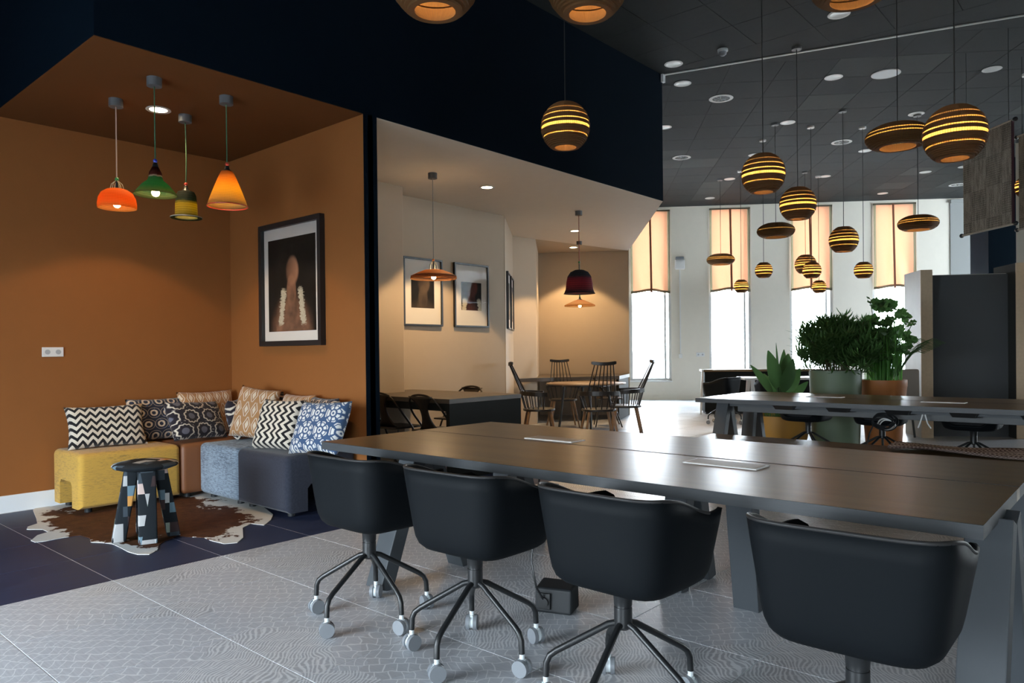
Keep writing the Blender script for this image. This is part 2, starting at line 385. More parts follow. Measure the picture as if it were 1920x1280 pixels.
# --- far window wall (local x along the wall, y outwards)
UC = [-.25+1.905*i for i in range(4)]; HW = .50; ZB, ZT = .47, 4.66
fw = MB(); T = .30
edges = [-2.0]+[e for u in UC for e in (u-HW, u+HW)]+[17.2]
for k in range(0, len(edges), 2): fw.box(edges[k], edges[k+1], 0, T, 0, ZC+.1)
for u in UC: fw.box(u-HW, u+HW, 0, T, 0, ZB); fw.box(u-HW, u+HW, 0, T, ZT, ZC+.1)
struct(fw.build('wall_far', M_['wallwhite'], loc=P0, rz=WA))
struct(MB().box(-2.0, 6.7, -.016, 0, 0, .10).build('baseboard_far', M_['wallwhite'], loc=P0, rz=WA))
for i, u in enumerate(UC):
    f = MB(); a, b = u-HW, u+HW; y0, y1 = .03, .12
    f.box(a, a+.06, y0, y1, ZB, ZT); f.box(b-.06, b, y0, y1, ZB, ZT); f.box(a, b, y0, y1, ZB, ZB+.06); f.box(a, b, y0, y1, ZT-.06, ZT)
    f.box(b-.17, b-.12, y0+.02, y1, ZB, ZT); f.box(a-.015, b+.015, -.03, y0+.02, ZB-.03, ZB)
    wn = struct(f.build('window_%d' % (i+1), M_['white'], loc=P0, rz=WA, bevel=.004))
    MB().box(a+.05, b-.15, .075, .083, ZB+.05, ZT-.05).build('pane', M_['glass'], wn)
    MB().box(b-.13, b-.05, .075, .083, ZB+.05, ZT-.05).build('pane', M_['glass'], wn)
# grey recess and the navy and pale columns beyond the last window
struct(MB().box(6.72, 7.25, -.02, 0, 0, 4.60).box(6.72, 9.0, -.06, 0, 4.60, 4.68).build('trim_2', M_['greywall'], loc=P0, rz=WA))
cp = [at(1819, 440, 14.6), at(1853, 440, 13.6), at(1990, 440, 13.4), at(1990, 440, 14.8)]
struct(MB().prism([tuple(p.xy) for p in cp], 0, ZC).build('wall_navy_column', M_['navy']))
wp = [at(1905, 440, 12.6), at(2100, 440, 12.0), at(2100, 440, 12.2), at(1905, 440, 12.8)]
struct(MB().prism([tuple(p.xy) for p in wp], 0, ZC).build('wall_white_pier', M_['wallwhite']))
# room behind and beside the camera
rw = MB(); ys = [-3.7]+[e for y in RIGHT_WIN for e in (y, y+2.6)]+[26.3]
for k in range(0, len(ys), 2): rw.box(5.0, 5.2, ys[k], ys[k+1], 0, ZC)
for y in RIGHT_WIN: rw.box(5.0, 5.2, y, y+2.6, 0, .6); rw.box(5.0, 5.2, y, y+2.6, 4.2, ZC)
struct(rw.build('wall_right', M_['wallwhite']))
for i, y in enumerate(RIGHT_WIN):
    f = MB()
    for a, b in ((y, y+.05), (y+1.275, y+1.325), (y+2.55, y+2.6)): f.box(5.06, 5.14, a, b, .6, 4.2)
    f.box(5.06, 5.14, y+.05, y+2.55, .6, .65); f.box(5.06, 5.14, y+.05, y+2.55, 4.15, 4.2); struct(f.build('window_%d' % (i+8), M_['white']))
bk = MB(); xs = [-7.0]+[e for x in BACK_WIN for e in (x, x+1.4)]+[5.2]
for k in range(0, len(xs), 2): bk.box(xs[k], xs[k+1], YBK-.2, YBK, 0, ZC)
for x in BACK_WIN: bk.box(x, x+1.4, YBK-.2, YBK, 0, .05); bk.box(x, x+1.4, YBK-.2, YBK, 1.9, ZC)
struct(bk.build('wall_behind', M_['wallwhite']))
for i, x in enumerate(BACK_WIN):
    f = MB(); ya, yb = YBK-.15, YBK-.07
    for a, b in ((x, x+.05), (x+.675, x+.725), (x+1.35, x+1.4)): f.box(a, b, ya, yb, .05, 1.9)
    f.box(x+.05, x+1.35, ya, yb, .05, .10); f.box(x+.05, x+1.35, ya, yb, 1.85, 1.9)
    struct(f.build('window_%d' % (i+5), M_['white']))
struct(MB().box(-40, 40, .32, 60, -.4, -.25).build('ground', simple('pavement', (.5, .5, .5), .8, var=.1, vscale=2), loc=P0, rz=WA))
struct(MB().box(-30, 30, -40, -2.45, -.4, -.25).build('ground_front', simple('pavement_front', (.35, .36, .37), .8, var=.1, vscale=2)))
# ------------------------------------------------------------------ long tables
def long_table(label, x0, x1, y0, y1, legs, apron=False, flaps=(), zt=.74):
    t = thing('long_table', label, 'table', ((x0+x1)/2, (y0+y1)/2, 0), 0, 'long dark wooden work tables')
    cx, cy = (x0+x1)/2, (y0+y1)/2; hl, hw = (x1-x0)/2, (y1-y0)/2; th = .042
    def part(mb, name, mats, **k): return mb.build(name, mats, t, **k)
    def L(x): return x-cx
    def V(y): return y-cy
    def top(ya, yb, name):
        m = MB(); m.cur = 1; m.box(-hl, hl, V(ya), V(yb), zt-th, zt-.001); m.cur = 0
        m.add([(-hl, V(ya), zt), (hl, V(ya), zt), (hl, V(yb), zt), (-hl, V(yb), zt)], [(0, 1, 2, 3)])
        part(m, name, [M_['tabletop'], M_['tableedge']], fix=False)
    ym = y0+.655
    top(y0, ym, 'table_board'); top(ym+.075, y1, 'table_board')
    part(MB().box(-hl, hl, V(ym)+.0025, V(ym)+.0725, zt-th, zt-.0015), 'centre_strip', M_['tabletop'])
    for a, b, c, d in flaps:
        fl = part(MB().box(L(a), L(b), V(c), V(d), zt-.002, zt+.0045), 'cable_flap', M_['flapframe'], bevel=.001)
        MB().box(L(a)+.012, L(b)-.012, V(c)+.012, V(d)-.012, zt+.0045, zt+.0055).build('flap_inlay', M_['flap'], fl)
    for fx, fy, tx, ty in legs:
        part(MB().bar((L(fx), V(fy), 0), (L(tx), V(ty), zt-th), .125, .085), 'leg', M_['leg'], bevel=.004)
    xs = [l[0] for l in legs]
    for yy in (y0+.35, y1-.33): part(MB().box(L(min(xs)), L(max(xs)), V(yy)-.03, V(yy)+.03, zt-th-.05, zt-th), 'underframe_beam', M_['leg'])
    if apron:
        part(MB().box(L(min(xs))+.1, L(max(xs))-.1, V(apron)-.012, V(apron)+.012, .585, zt-th-.03), 'cable_apron', M_['apron'], bevel=.003)
        for k in range(5):
            xx = min(xs)+.55+k*.5
            part(MB().hexa([(L(xx), V(apron)-.16, zt-th-.06), (L(xx)+.16, V(apron)-.16, zt-th-.06), (L(xx)+.2, V(apron)-.014, zt-th-.06), (L(xx)-.04, V(apron)-.014, zt-th-.06)], [(L(xx)-.03, V(apron)-.2, zt-th), (L(xx)+.19, V(apron)-.2, zt-th), (L(xx)+.22, V(apron)-.014, zt-th), (L(xx)-.06, V(apron)-.014, zt-th)]), 'clamp_bracket', M_['black'])
    return t
M_['flap'] = wood('flap_inlay', (.42, .33, .26), (.56, .46, .38), .5)
M_['flapframe'] = simple('flap_frame', (.85, .83, .80), .45, 0)
M_['apron'] = simple('grey_apron', (.055, .058, .06), .5)
lg = []
for x in (-3.04, -.378): lg += [(x, 2.40, x, 2.66), (x, 3.0, x, 2.74), (x, 3.37, x, 3.40), (x, 3.68, x, 3.46)]
lg += [(-1.45, 3.35, -1.40, 3.14), (-1.85, 3.35, -1.85, 3.45), (-1.85, 3.66, -1.85, 3.52)]
t1 = long_table('long dark oak table with four black tub chairs along one side', -3.475, -.353, 2.354, 3.733, lg, flaps=[(-2.655, -2.325, 3.125, 3.25), (-1.535, -1.205, 2.862, 2.995)])
MB().box(-1.62-(-1.914), -1.45-(-1.914), 3.05-3.0435, 3.1-3.0435, .60, .697).build('clamp_bracket', M_['black'], t1, bevel=.01)
lg = []
for x in (-3.32, -.5): lg += [(x, 6.86, x, 7.10), (x, 7.34, x, 7.12), (x, 7.62, x, 7.76), (x, 8.03, x, 7.82)]
t2 = long_table('long dark oak table with hanging cables beside the potted plants', -3.475, -.353, 6.76, 8.135, lg, apron=7.2, flaps=[(-1.56, -1.22, 7.28, 7.41), (-2.64, -2.30, 7.50, 7.62)])
def loops(name, label, c, r, n, mat, th, seed, tail=None):
    m = MB(); rnd = random.Random(seed)
    for k in range(n):
        a0 = rnd.random()*6; rr = r*(.75+.35*rnd.random()); dx, dz = (rnd.random()-.5)*r*.4, (rnd.random()-.5)*r*.4
        m.tube([(c[0]+dx+rr*1.35*math.cos(a0+2*PI*i/20), c[1]+.012*k+.02*math.sin(3*a0+i), c[2]+dz+rr*math.sin(a0+2*PI*i/20)) for i in range(21)], th, 6)
    if tail: m.tube(tail, th, 6)
    return tag(m.build(name, mat, smooth=40), label, 'cable')
cb = onz(1655, 792, .55); cb = ony(1655, 790, 7.05)
loops('cable_coil', 'coiled black cable bundle hanging under the table beside the plants', cb, .075, 5, M_['blackmatt'], .006, 4,
      [cb+Vector((-.07, 0, -.02)), cb+Vector((-.1, -.02, -.1)), cb+Vector((-.16, -.03, -.35)), cb+Vector((-.2, -.03, cb.z*-1+.01))])
loops('adapter_cable_coil', 'coiled white cable hanging inside the black cable bundle', cb+Vector((.01, .075, -.03)), .05, 3, M_['white'], .005, 9)
wc = ony(1732, 772, 7.1)
tag(MB().tube([wc+Vector((0, 0, .05)), wc+Vector((-.01, 0, -.03)), wc+Vector((-.03, 0, -.1)), wc+Vector((-.045, 0, -.14))], .006, 6).tube([wc+Vector((.005, 0, .05)), wc+Vector((.012, 0, -.03)), wc+Vector((.03, 0, -.1)), wc+Vector((.055, 0, -.14))], .006, 6).build('white_cable', M_['white'], smooth=40), 'short forked white cable hanging under the far table', 'cable')

# ------------------------------------------------------------------ black tub chairs on casters
def make_tub(top=.766, name='swivel_tub_chair'):
    t = thing(name, 'x', 'chair', group='black swivel tub chairs')
    def R(a):
        ex, hx, hy = 5.0, .266, .252
        ca, sa = abs(math.sin(a)), abs(math.cos(a))          # a = 0 at the back (-y)
        return 1/((ca/hx)**ex+(sa/hy)**ex)**(1/ex)
    def rim(a):
        a = abs(a); k = min(1, max(0, (a-.85)/1.15)); z = top-(.082 if top > .7 else 0)*k*k*(3-2*k)
        q = min(1, max(0, (a-2.28)/.42)); return z-(z-.475)*q*q*(3-2*q)
    prof = [(.01, .425), (.45, .425), (.64, .428), (.74, .437), (.81, .455), (.855, .485), (.885, .53), (.915, .59), (.945, .65), (.975, .71), (1.0, .768)]
    n = 56; m = MB(); vs = []
    for fr, z in prof:
        for i in range(n):
            a = -PI+2*PI*i/n; h = rim(a); zz = .425+(z-.425)*(h-.425)/.343; rr = R(a)*fr
            vs.append((rr*math.sin(a), -rr*math.cos(a)+.045, zz))
    k = len(prof); m.add(vs, [(j*n+i, j*n+(i+1) % n, (j+1)*n+(i+1) % n, (j+1)*n+i) for j in range(k-1) for i in range(n)]+[tuple(reversed(range(n)))])
    sh = m.build('shell', M_['shell'], t, smooth=60)
    md = sh.modifiers.new('thick', 'SOLIDIFY'); md.thickness = .016; md.offset = -1
    m = MB(); m.tube([((R(a)*.985)*math.sin(a), -(R(a)*.985)*math.cos(a)+.045, rim(a)) for a in [-1.85+3.7*i/60 for i in range(61)]], .006, 7).build('rim_edge', M_['rimedge'], t, smooth=60)
    # inner padding just inside the shell
    vs = []; ip = [(.76, .50), (.81, .53), (.84, .58), (.87, .65), (.90, .72), (.925, .756)]
    m = MB()
    for fr, z in ip:
        for i in range(33):
            a = -1.75+3.5*i/32; h = rim(a)-.014; zz = .50+(z-.50)*(h-.50)/.256; rr = R(a)*fr
            vs.append((rr*math.sin(a), -rr*math.cos(a)+.047, zz))
    m.add(vs, [(j*33+i, j*33+i+1, (j+1)*33+i+1, (j+1)*33+i) for j in range(len(ip)-1) for i in range(32)])
    bp = m.build('back_padding', M_['fabricblack'], t, smooth=60); md = bp.modifiers.new('thick', 'SOLIDIFY'); md.thickness = .012; md.offset = 0
    m = MB(); vs = []
    cp = [(.01, .515), (.5, .512), (.72, .505), (.775, .49), (.775, .465)]
    for fr, z in cp:
        for i in range(32):
            a = 2*PI*i/32; rr = R(a)*fr; vs.append((rr*math.sin(a), -rr*math.cos(a)+.047, z))
    m.add(vs, [(j*32+i, j*32+(i+1) % 32, (j+1)*32+(i+1) % 32, (j+1)*32+i) for j in range(4) for i in range(32)]+[tuple(range(32))])
    m.build('seat_cushion', M_['fabricblack'], t, smooth=60)
    MB().lathe([(.075, .426), (.045, .412), (.033, .395), (.031, .358)], 20, cap=True).lathe([(.028, .358), (.028, .352)], 20).lathe([(.031, .352), (.031, .285), (.02, .275)], 20, cap=True).build('column', M_['black'], t, smooth=40)
    lm = MB().tube([(.012, 0, .298), (.05, 0, .288), (.235, 0, .178), (.258, 0, .160), (.270, 0, .135), (.273, 0, .085)], .0115, 10).mesh('leg', M_['black'], 50)
    c = MB(); c.cur = 1; c.lathe([(.010, .062), (.010, .092)], 10, cap=True); c.cur = 1; c.hexa([(-.012, -.006, .012), (.012, -.006, .012), (.012, .006, .012), (-.012, .006, .012)], [(-.014, -.006, .066), (.014, -.006, .066), (.014, .006, .066), (-.014, .006, .066)])
    for sgn in (-1, 1):
        c.cur = 0; n0 = 20; ya, yb = .0085*sgn, .0245*sgn
        for rr, y0, y1 in ((.034, ya, yb),):
            va = [(rr*math.cos(2*PI*i/n0), y0, .034+rr*math.sin(2*PI*i/n0)) for i in range(n0)]; vb = [((rr-.002)*math.cos(2*PI*i/n0), y1, .034+(rr-.002)*math.sin(2*PI*i/n0)) for i in range(n0)]
            c.hexa(va, vb)
    c.cur = 1; n0 = 16; c.hexa([(.027*math.cos(2*PI*i/n0), -.009, .034+.027*math.sin(2*PI*i/n0)) for i in range(n0)], [(.027*math.cos(2*PI*i/n0), .009, .034+.027*math.sin(2*PI*i/n0)) for i in range(n0)])
    cmesh = c.mesh('caster', [M_['castergrey'], M_['casterwhite']], 35)
    for k in range(5):
        a = math.radians(208+72*k); lgo = obj('leg', lm, t, (0, 0, 0), a)
        cs = obj('caster', cmesh, lgo, (.273, 0, 0), (.9, 2.4, .3, 1.7, 2.9)[k])
    return t
M_['rimedge'] = simple('rim_edge', (.022, .021, .021), .5, spec=.3)  # lighter than the shell: the lip's grey highlight is put into the colour
tub = make_tub()
low = make_tub(.60, 'low_swivel_chair')
near = [(-2.745, 2.112, 'black swivel tub chair at the table end beside the charcoal ottoman'), (-2.073, 2.125, 'black swivel tub chair, second along the table from the charcoal ottoman'),
        (-1.372, 2.13, 'black swivel tub chair, third along the table from the charcoal ottoman'), (-.612, 2.12, 'black swivel tub chair beside the broad slanted leg at the table end')]
for i, (x, y, lab) in enumerate(near):
    o = tub if i == 0 else copy_tree(tub); place(o, (x, y, 0), (0, .03, -.02, .03)[i], lab)
for i, (x, rz) in enumerate(((-2.90, 3.1), (-2.14, 3.2), (-1.32, 3.1), (-.62, 3.18))):
    place(low if i == 0 else copy_tree(low), (x, 8.31, 0), rz, 'black low-backed swivel chair at the far table in front of the '+('mustard bowl planter', 'sage green planter', 'terracotta planter', 'grey booth')[i])
# power box with cable under the near table
pb = thing('floor_power_box', 'small black floor power box under the long table', 'power box', (-2.14, 2.75, 0), .35)
MB().hexa([(-.09, -.07, 0), (.09, -.07, 0), (.09, .07, 0), (-.09, .07, 0)], [(-.09, -.06, .115), (.09, -.06, .115), (.09, .06, .13), (-.09, .06, .13)]).build('housing', M_['blackmatt'], pb, bevel=.012, seg=3)
MB().box(-.075, -.01, -.078, -.066, .02, .095).build('socket_plate', M_['black'], pb, bevel=.003)
MB().tube([(-.04, -.088, .055), (-.04, -.07, .055)], .022, 14).build('plug', M_['black'], pb, smooth=40)
k = Vector((-2.14, 2.75, 0))
tag(MB().tube([(-2.15, 2.656, .07), (-2.16, 2.62, .13), (-2.19, 2.62, .25), (-2.215, 2.68, .42), (-2.22, 2.72, .60), (-2.22, 2.73, .694)], .005, 6).build('power_cable', M_['black'], smooth=40), 'thin black power cable running from table to floor box', 'cable')

# ------------------------------------------------------------------ bench with woven throw
bn = thing('bench', 'long low black bench standing before the far table', 'bench', (-1.65, 6.12, 0))
MB().box(-1.42, 1.42, -.2, .2, .41, .45).build('seat', M_['tabletop'], bn, bevel=.004)
for sx in (-1.2, 1.2):
    for sy in (-1, 1): MB().bar((sx, .17*sy, 0), (sx, .08*sy, .41), .1, .06).build('leg', M_['leg'], bn)
def woven():
    n = N('woven_wool'); p = n.pos(); x, y, z = n.xyz(p)
    dash = n.step(.5, n.m('FRACT', n.mul(x, 38))); rows = n.step(.35, n.m('FRACT', n.mul(n.add(y, n.mul(dash, .012)), 24)), .1)
    sp = n.noise(n.scale(p, (60, 60, 60)), 3, 2)
    return n.done(n.bsdf(n.mix(n.mul(rows, n.step(.42, sp, .1)), (.10, .065, .055), (.42, .34, .30)), .95, spec=.1, normal=n.bump(sp, .5, .004)))
M_['woven'] = woven()
def cloth(u, v):
    x = -.78+1.5*u; y = -.16+.34*v
    return (x, y, .482+.010*math.sin(9*u+3*v)+.008*math.sin(23*v+5*u))
wt = MB().grid(cloth, 40, 14).build('woven_throw', M_['woven'], smooth=60, loc=(-.72, 6.12, 0)); md = wt.modifiers.new('thick', 'SOLIDIFY'); md.thickness = .016; md.offset = 0
tag(wt, 'brown and cream woven throw lying folded on the black bench', 'throw')
# ------------------------------------------------------------------ orange alcove: ottomans, rug, stool, cushions
def fab(name, a, b, sc=(40, 6, 40), thr=(.42, .6), c=None):
    n = N(name); p = n.pos(); g = n.noise(n.scale(p, sc), 3, 6, rough=.75); h = n.noise(p, 3, 3)
    fine = n.noise(p, 260, 1)
    f = n.add(n.mul(g, .8), n.mul(h, .25))
    return n.done(n.bsdf(n.mix(n.mul(fine, .35), n.ramp(f, (thr[0], a), (thr[1], b)), (c or tuple(x*.6 for x in a))), .92, spec=.1, normal=n.bump(fine, .35, .002), sheen=.15))
M_['yellow'] = fab('mustard_fabric', (.60, .35, .07), (.19, .13, .06), (8, 8, 60), (.52, .68), (.36, .25, .06))
M_['brown'] = simple('cognac_leather', (.20, .075, .028), .5, var=.06)
M_['bluegrey'] = fab('pale_blue_melange', (.27, .34, .42), (.055, .07, .10), (9, 9, 46), (.45, .62), (.30, .36, .42))
M_['charcoal'] = fab('charcoal_melange', (.028, .031, .045), (.045, .05, .07), (20, 20, 20), (.4, .7), (.02, .022, .03))
HS = .465
def ottoman(name, label, x0, x1, y0, y1, mat, arch=None, gap=0):
    """arch: 'y' tunnel along y (open ends face -y/+y), 'x' tunnel along x"""
    cx, cy = (x0+x1)/2, (y0+y1)/2; hx, hy = (x1-x0)/2, (y1-y0)/2
    t = thing(name, label, 'ottoman', (cx, cy, .0075), 0, 'modular ottoman sofa in the orange alcove')
    z0 = .035; m = MB()
    if arch:
        h = hx if arch == 'y' else hy; l = hy if arch == 'y' else hx; aw = .135; zt = .235
        prof = [(-h, z0), (-aw, z0), (-aw, zt-.03), (-aw+.03, zt), (aw-.03, zt), (aw, zt-.03), (aw, z0), (h, z0), (h, HS), (-h, HS)]
        P = (lambda a, z, s: (a, s*l, z)) if arch == 'y' else (lambda a, z, s: (s*l, a, z))
        m.hexa([P(a, z, -1) for a, z in prof], [P(a, z, 1) for a, z in prof])
    else: m.box(-hx, hx, -hy, hy, z0, HS)
    # round only the outer edges: bevel on a box-like body
    me = m.mesh('body', mat, None, 0)
    bm = bmesh.new(); bm.from_mesh(me); es = []
    for e in bm.edges:
        v1, v2 = e.verts[0].co, e.verts[1].co
        on = lambda v: (abs(abs(v.x)-hx) < 1e-4)+(abs(abs(v.y)-hy) < 1e-4)+(abs(v.z-HS) < 1e-4)
        if on(v1)+on(v2) >= 4 and len(e.link_faces) == 2 and e.calc_face_angle(0) > .5: es.append(e)
    bmesh.ops.bevel(bm, geom=es, offset=.045, segments=5, affect='EDGES', profile=.5)
    bmesh.ops.recalc_face_normals(bm, faces=bm.faces); bm.to_mesh(me); bm.free()
    me.polygons.foreach_set('use_smooth', [True]*len(me.polygons)); me.set_sharp_from_angle(angle=.6)
    obj('body', me, t)
    for sx in (-1, 1):
        for sy in (-1, 1): MB().cyl(.028, 0, .036, 12, ((hx-.09)*sx, (hy-.09)*sy, 0)).build('foot', M_['blackmatt'], t, smooth=40)
    return t
ottoman('ottoman', 'mustard yellow fabric ottoman with an arch cut in its end', -6.785, -6.185, 2.02, 2.80, M_['yellow'], 'y')
ottoman('ottoman', 'cognac brown leather corner ottoman behind the patchwork stool', -6.785, -6.185, 2.805, 3.57, M_['brown'])
ottoman('ottoman', 'pale blue-grey melange ottoman beside the brown corner unit', -6.18, -5.545, 2.95, 3.57, M_['bluegrey'])
ottoman('ottoman', 'charcoal blue fabric ottoman nearest the navy pillar', -5.54, -4.80, 2.95, 3.57, M_['charcoal'], 'x')

# cowhide
rug_px = [(62,957),(72,946),(95,950),(120,945),(140,930),(240,915),(330,905),(430,915),(480,940),(512,965),(508,975),(495,985),(470,982),(455,990),(456,1008),(445,1018),(420,1020),(395,1014),(382,1008),(350,1007),(333,1004),(322,1010),(310,1014),(298,1022),(295,1032),(280,1040),(258,1040),(240,1035),(225,1027),(210,1020),(190,1018),(170,1017),(168,1009),(150,1004),(140,1005),(110,1010),(85,1015),(66,1017),(58,1014),(70,1004),(90,998),(80,993),(50,993),(52,988),(70,982),(68,972)]
rp = [onz(x, y) for x, y in rug_px]
def hide():
    n = N('cowhide'); p = n.pos(); x, y, z = n.xyz(p)
    fine = n.noise(n.scale(p, (50, 50, 50)), 3, 4); big = n.noise(p, 3.4, 4, rough=.6); edge = n.noise(p, 13, 4, rough=.7)
    # pale belly margin: distance from the centre of the hide
    dx = n.mul(n.sub(x, -5.72), 1/1.12); dy = n.mul(n.sub(y, 2.33), 1/.66)
    r = n.m('SQRT', n.add(n.mul(dx, dx), n.mul(dy, dy)))
    f = n.add(n.add(r, n.mul(n.sub(big, .5), 1.1)), n.mul(n.sub(edge, .5), .45))
    col = n.ramp(n.add(n.mul(edge, .6), n.mul(fine, .3)), (.3, (.040, .014, .006)), (.7, (.155, .058, .022)))
    return n.done(n.bsdf(n.mix(n.step(.90, f, .02), col, (.66, .66, .64)), .75, spec=.2, normal=n.bump(fine, .4, .004)))
M_['hide'] = hide()
rc = Vector((-5.5, 2.4, 0))
rg = MB(); n0 = len(rp); rnd = random.Random(2)
rg.hexa([(p.x-rc.x, p.y-rc.y, .001) for p in rp], [(p.x-rc.x, p.y-rc.y, .0045) for p in rp])
tag(rg.build('cowhide_rug', M_['hide'], loc=rc), 'brown and white cowhide rug under the patchwork stool', 'rug')

# patchwork stool
def patch():
    n = N('patchwork_fabric'); p = n.obj(); x, y, z = n.xyz(p)
    q = n.vec(n.m('FLOOR', n.mul(n.add(x, 1), 17)), n.m('FLOOR', n.mul(n.add(y, 1), 17)), n.m('FLOOR', n.mul(n.add(z, n.mul(n.m('FLOOR', n.mul(n.add(x, 1), 17)), .023)), 15)))
    wn = n.n('TexWhiteNoise', noise_dimensions='3D'); n.t.links.new(q, wn.inputs[0])
    r = n.n('ValToRGB'); r.color_ramp.interpolation = 'CONSTANT'; e = r.color_ramp.elements
    stops = [(0, (.012, .016, .02)), (.58, (.05, .065, .08)), (.66, (.055, .035, .035)), (.73, (.42, .42, .42)), (.83, (.14, .22, .27)), (.88, (.30, .36, .30)), (.92, (.62, .30, .08)), (.94, (.55, .42, .38)), (.97, (.6, .62, .62))]
    while len(e) < len(stops): e.new(.5)
    for i, (a, c) in enumerate(stops): e[i].position = a; e[i].color = (*c, 1)
    n.t.links.new(wn.outputs[0], r.inputs[0]); fine = n.noise(p, 300, 1)
    return n.done(n.bsdf(r.outputs[0], .8, spec=.2, normal=n.bump(fine, .3, .002)))
M_['patch'] = patch()
st = thing('patchwork_stool', 'round stool with four splayed legs covered in patchwork fabric', 'stool', (-5.075, 2.06, .007), .45)
MB().lathe([(.001, .462), (.10, .462), (.16, .466), (.195, .478), (.205, .492), (.195, .504), (.15, .515), (.08, .52), (.001, .521)], 40).build('seat', M_['patch'], st, smooth=50)
for k in range(4):
    a = PI/2*k+PI/4; d = Vector((math.cos(a), math.sin(a), 0)); s = Vector((-d.y, d.x, 0))
    q0, q1 = d*.165, d*.085+Vector((0, 0, .468))
    def ring(c, w, th): return [c-s*w-d*th, c+s*w-d*th, c+s*w+d*th, c-s*w+d*th]
    MB().hexa(ring(q0, .055, .042), ring(q1, .055, .042)).build('leg', M_['patch'], st, bevel=.01, seg=3, smooth=40)

# cushions
def cell(n, x, z, sx, sz):
    row = n.m('FLOOR', n.mul(z, 1/sz)); xs = n.add(n.mul(x, 1/sx), n.mul(n.m('MODULO', n.m('ABSOLUTE', row), 2), .5))
    return n.mul(n.sub(n.m('FRACT', xs), .5), sx), n.mul(n.sub(n.m('FRACT', n.mul(z, 1/sz)), .5), sz)
def length(n, a, b): return n.m('SQRT', n.add(n.mul(a, a), n.mul(b, b)))
def cushion_mat(kind):
    n = N('cushion_'+kind); x, y, z = n.xyz(n.obj()); fine = n.noise(n.obj(), 350, 1)
    x = n.add(x, 2); z = n.add(z, 2); wob = n.mul(n.sub(n.noise(n.obj(), 22, 3), .5), .012)
    cream = (.62, .56, .47)
    if kind == 'zigzag':
        t = n.m('PINGPONG', x, .036); f = n.m('FRACT', n.mul(n.add(n.add(z, n.mul(t, 1.1)), wob), 17)); col = n.mix(n.step(.52, f, .03), cream, (.014, .014, .016))
    elif kind == 'zigzagv':
        t = n.m('PINGPONG', z, .036); f = n.m('FRACT', n.mul(n.add(n.add(x, n.mul(t, 1.1)), wob), 17)); col = n.mix(n.step(.52, f, .03), cream, (.014, .014, .016))
    elif kind == 'suzani':
        a, b = cell(n, n.add(x, wob), n.add(z, wob), .19, .13); d = length(n, n.mul(a, .82), b); ang = n.m('ARCTAN2', b, a)
        pet = n.add(.048, n.mul(n.m('PINGPONG', n.mul(ang, 3.2), 1), .010))
        ring = n.mul(n.step(pet, d, .003), n.sub(1, n.step(n.add(pet, .010), d, .003)))
        col = n.mix(ring, (.020, .017, .024), cream); col = n.mix(n.sub(1, n.step(.027, d, .003)), col, (.13, .13, .165))
        col = n.mix(n.mul(n.step(.64, n.noise(n.vec(n.mul(x, 30), n.mul(z, 70), y), 1, 3), .02), n.step(.066, d)), col, (.45, .41, .37))
    elif kind == 'ikat':
        a, b = cell(n, n.add(x, wob), z, .085, .13); lens = n.add(n.mul(n.m('ABSOLUTE', a), 1.7), n.mul(n.m('ABSOLUTE', b), .75))
        col = n.mix(n.step(.030, n.add(lens, wob), .004), (.60, .50, .38), (.33, .17, .075)); col = n.mix(n.step(.050, n.add(lens, wob), .004), col, (.62, .54, .44)); col = n.mix(n.step(.062, n.add(lens, wob), .004), col, (.36, .19, .085))
    elif kind == 'darkikat':
        a, b = cell(n, n.add(x, wob), n.add(z, wob), .11, .10); d = length(n, a, n.mul(b, 1.2)); f = n.m('FRACT', n.mul(d, 30))
        col = n.mix(n.mul(n.step(.55, f, .05), n.sub(1, n.step(.054, d, .004))), (.022, .026, .042), (.58, .46, .34)); col = n.mix(n.step(.66, n.noise(n.obj(), 40, 2), .02), col, (.07, .10, .18))
    else:
        a, b = cell(n, n.add(x, n.mul(wob, .5)), n.add(z, n.mul(wob, .5)), .155, .135)
        d = n.m('MAXIMUM', n.m('MAXIMUM', n.m('ABSOLUTE', a), n.m('ABSOLUTE', b)), n.mul(n.add(n.m('ABSOLUTE', a), n.m('ABSOLUTE', b)), .72))
        r1 = n.mul(n.step(.034, d, .002), n.sub(1, n.step(.054, d, .002))); sp = n.step(.35, n.m('PINGPONG', n.mul(n.m('ARCTAN2', b, a), 2.4), 1), .05); r2 = n.mul(n.step(.010, d, .002), n.sub(1, n.step(.021, d, .002)))
        nib = n.mul(n.step(.061, d, .002), n.sub(1, n.step(.069, d, .002)))
        col = n.mix(n.m('MAXIMUM', n.m('MAXIMUM', n.mul(r1, sp), r2), n.mul(nib, n.step(.5, sp))), (.045, .085, .17), (.66, .66, .64))
    return n.done(n.bsdf(col, .9, spec=.1, normal=n.bump(fine, .3, .002), sheen=.2))
for k in ('zigzag', 'zigzagv', 'suzani', 'ikat', 'darkikat', 'blue'): M_['cu_'+k] = cushion_mat(k)
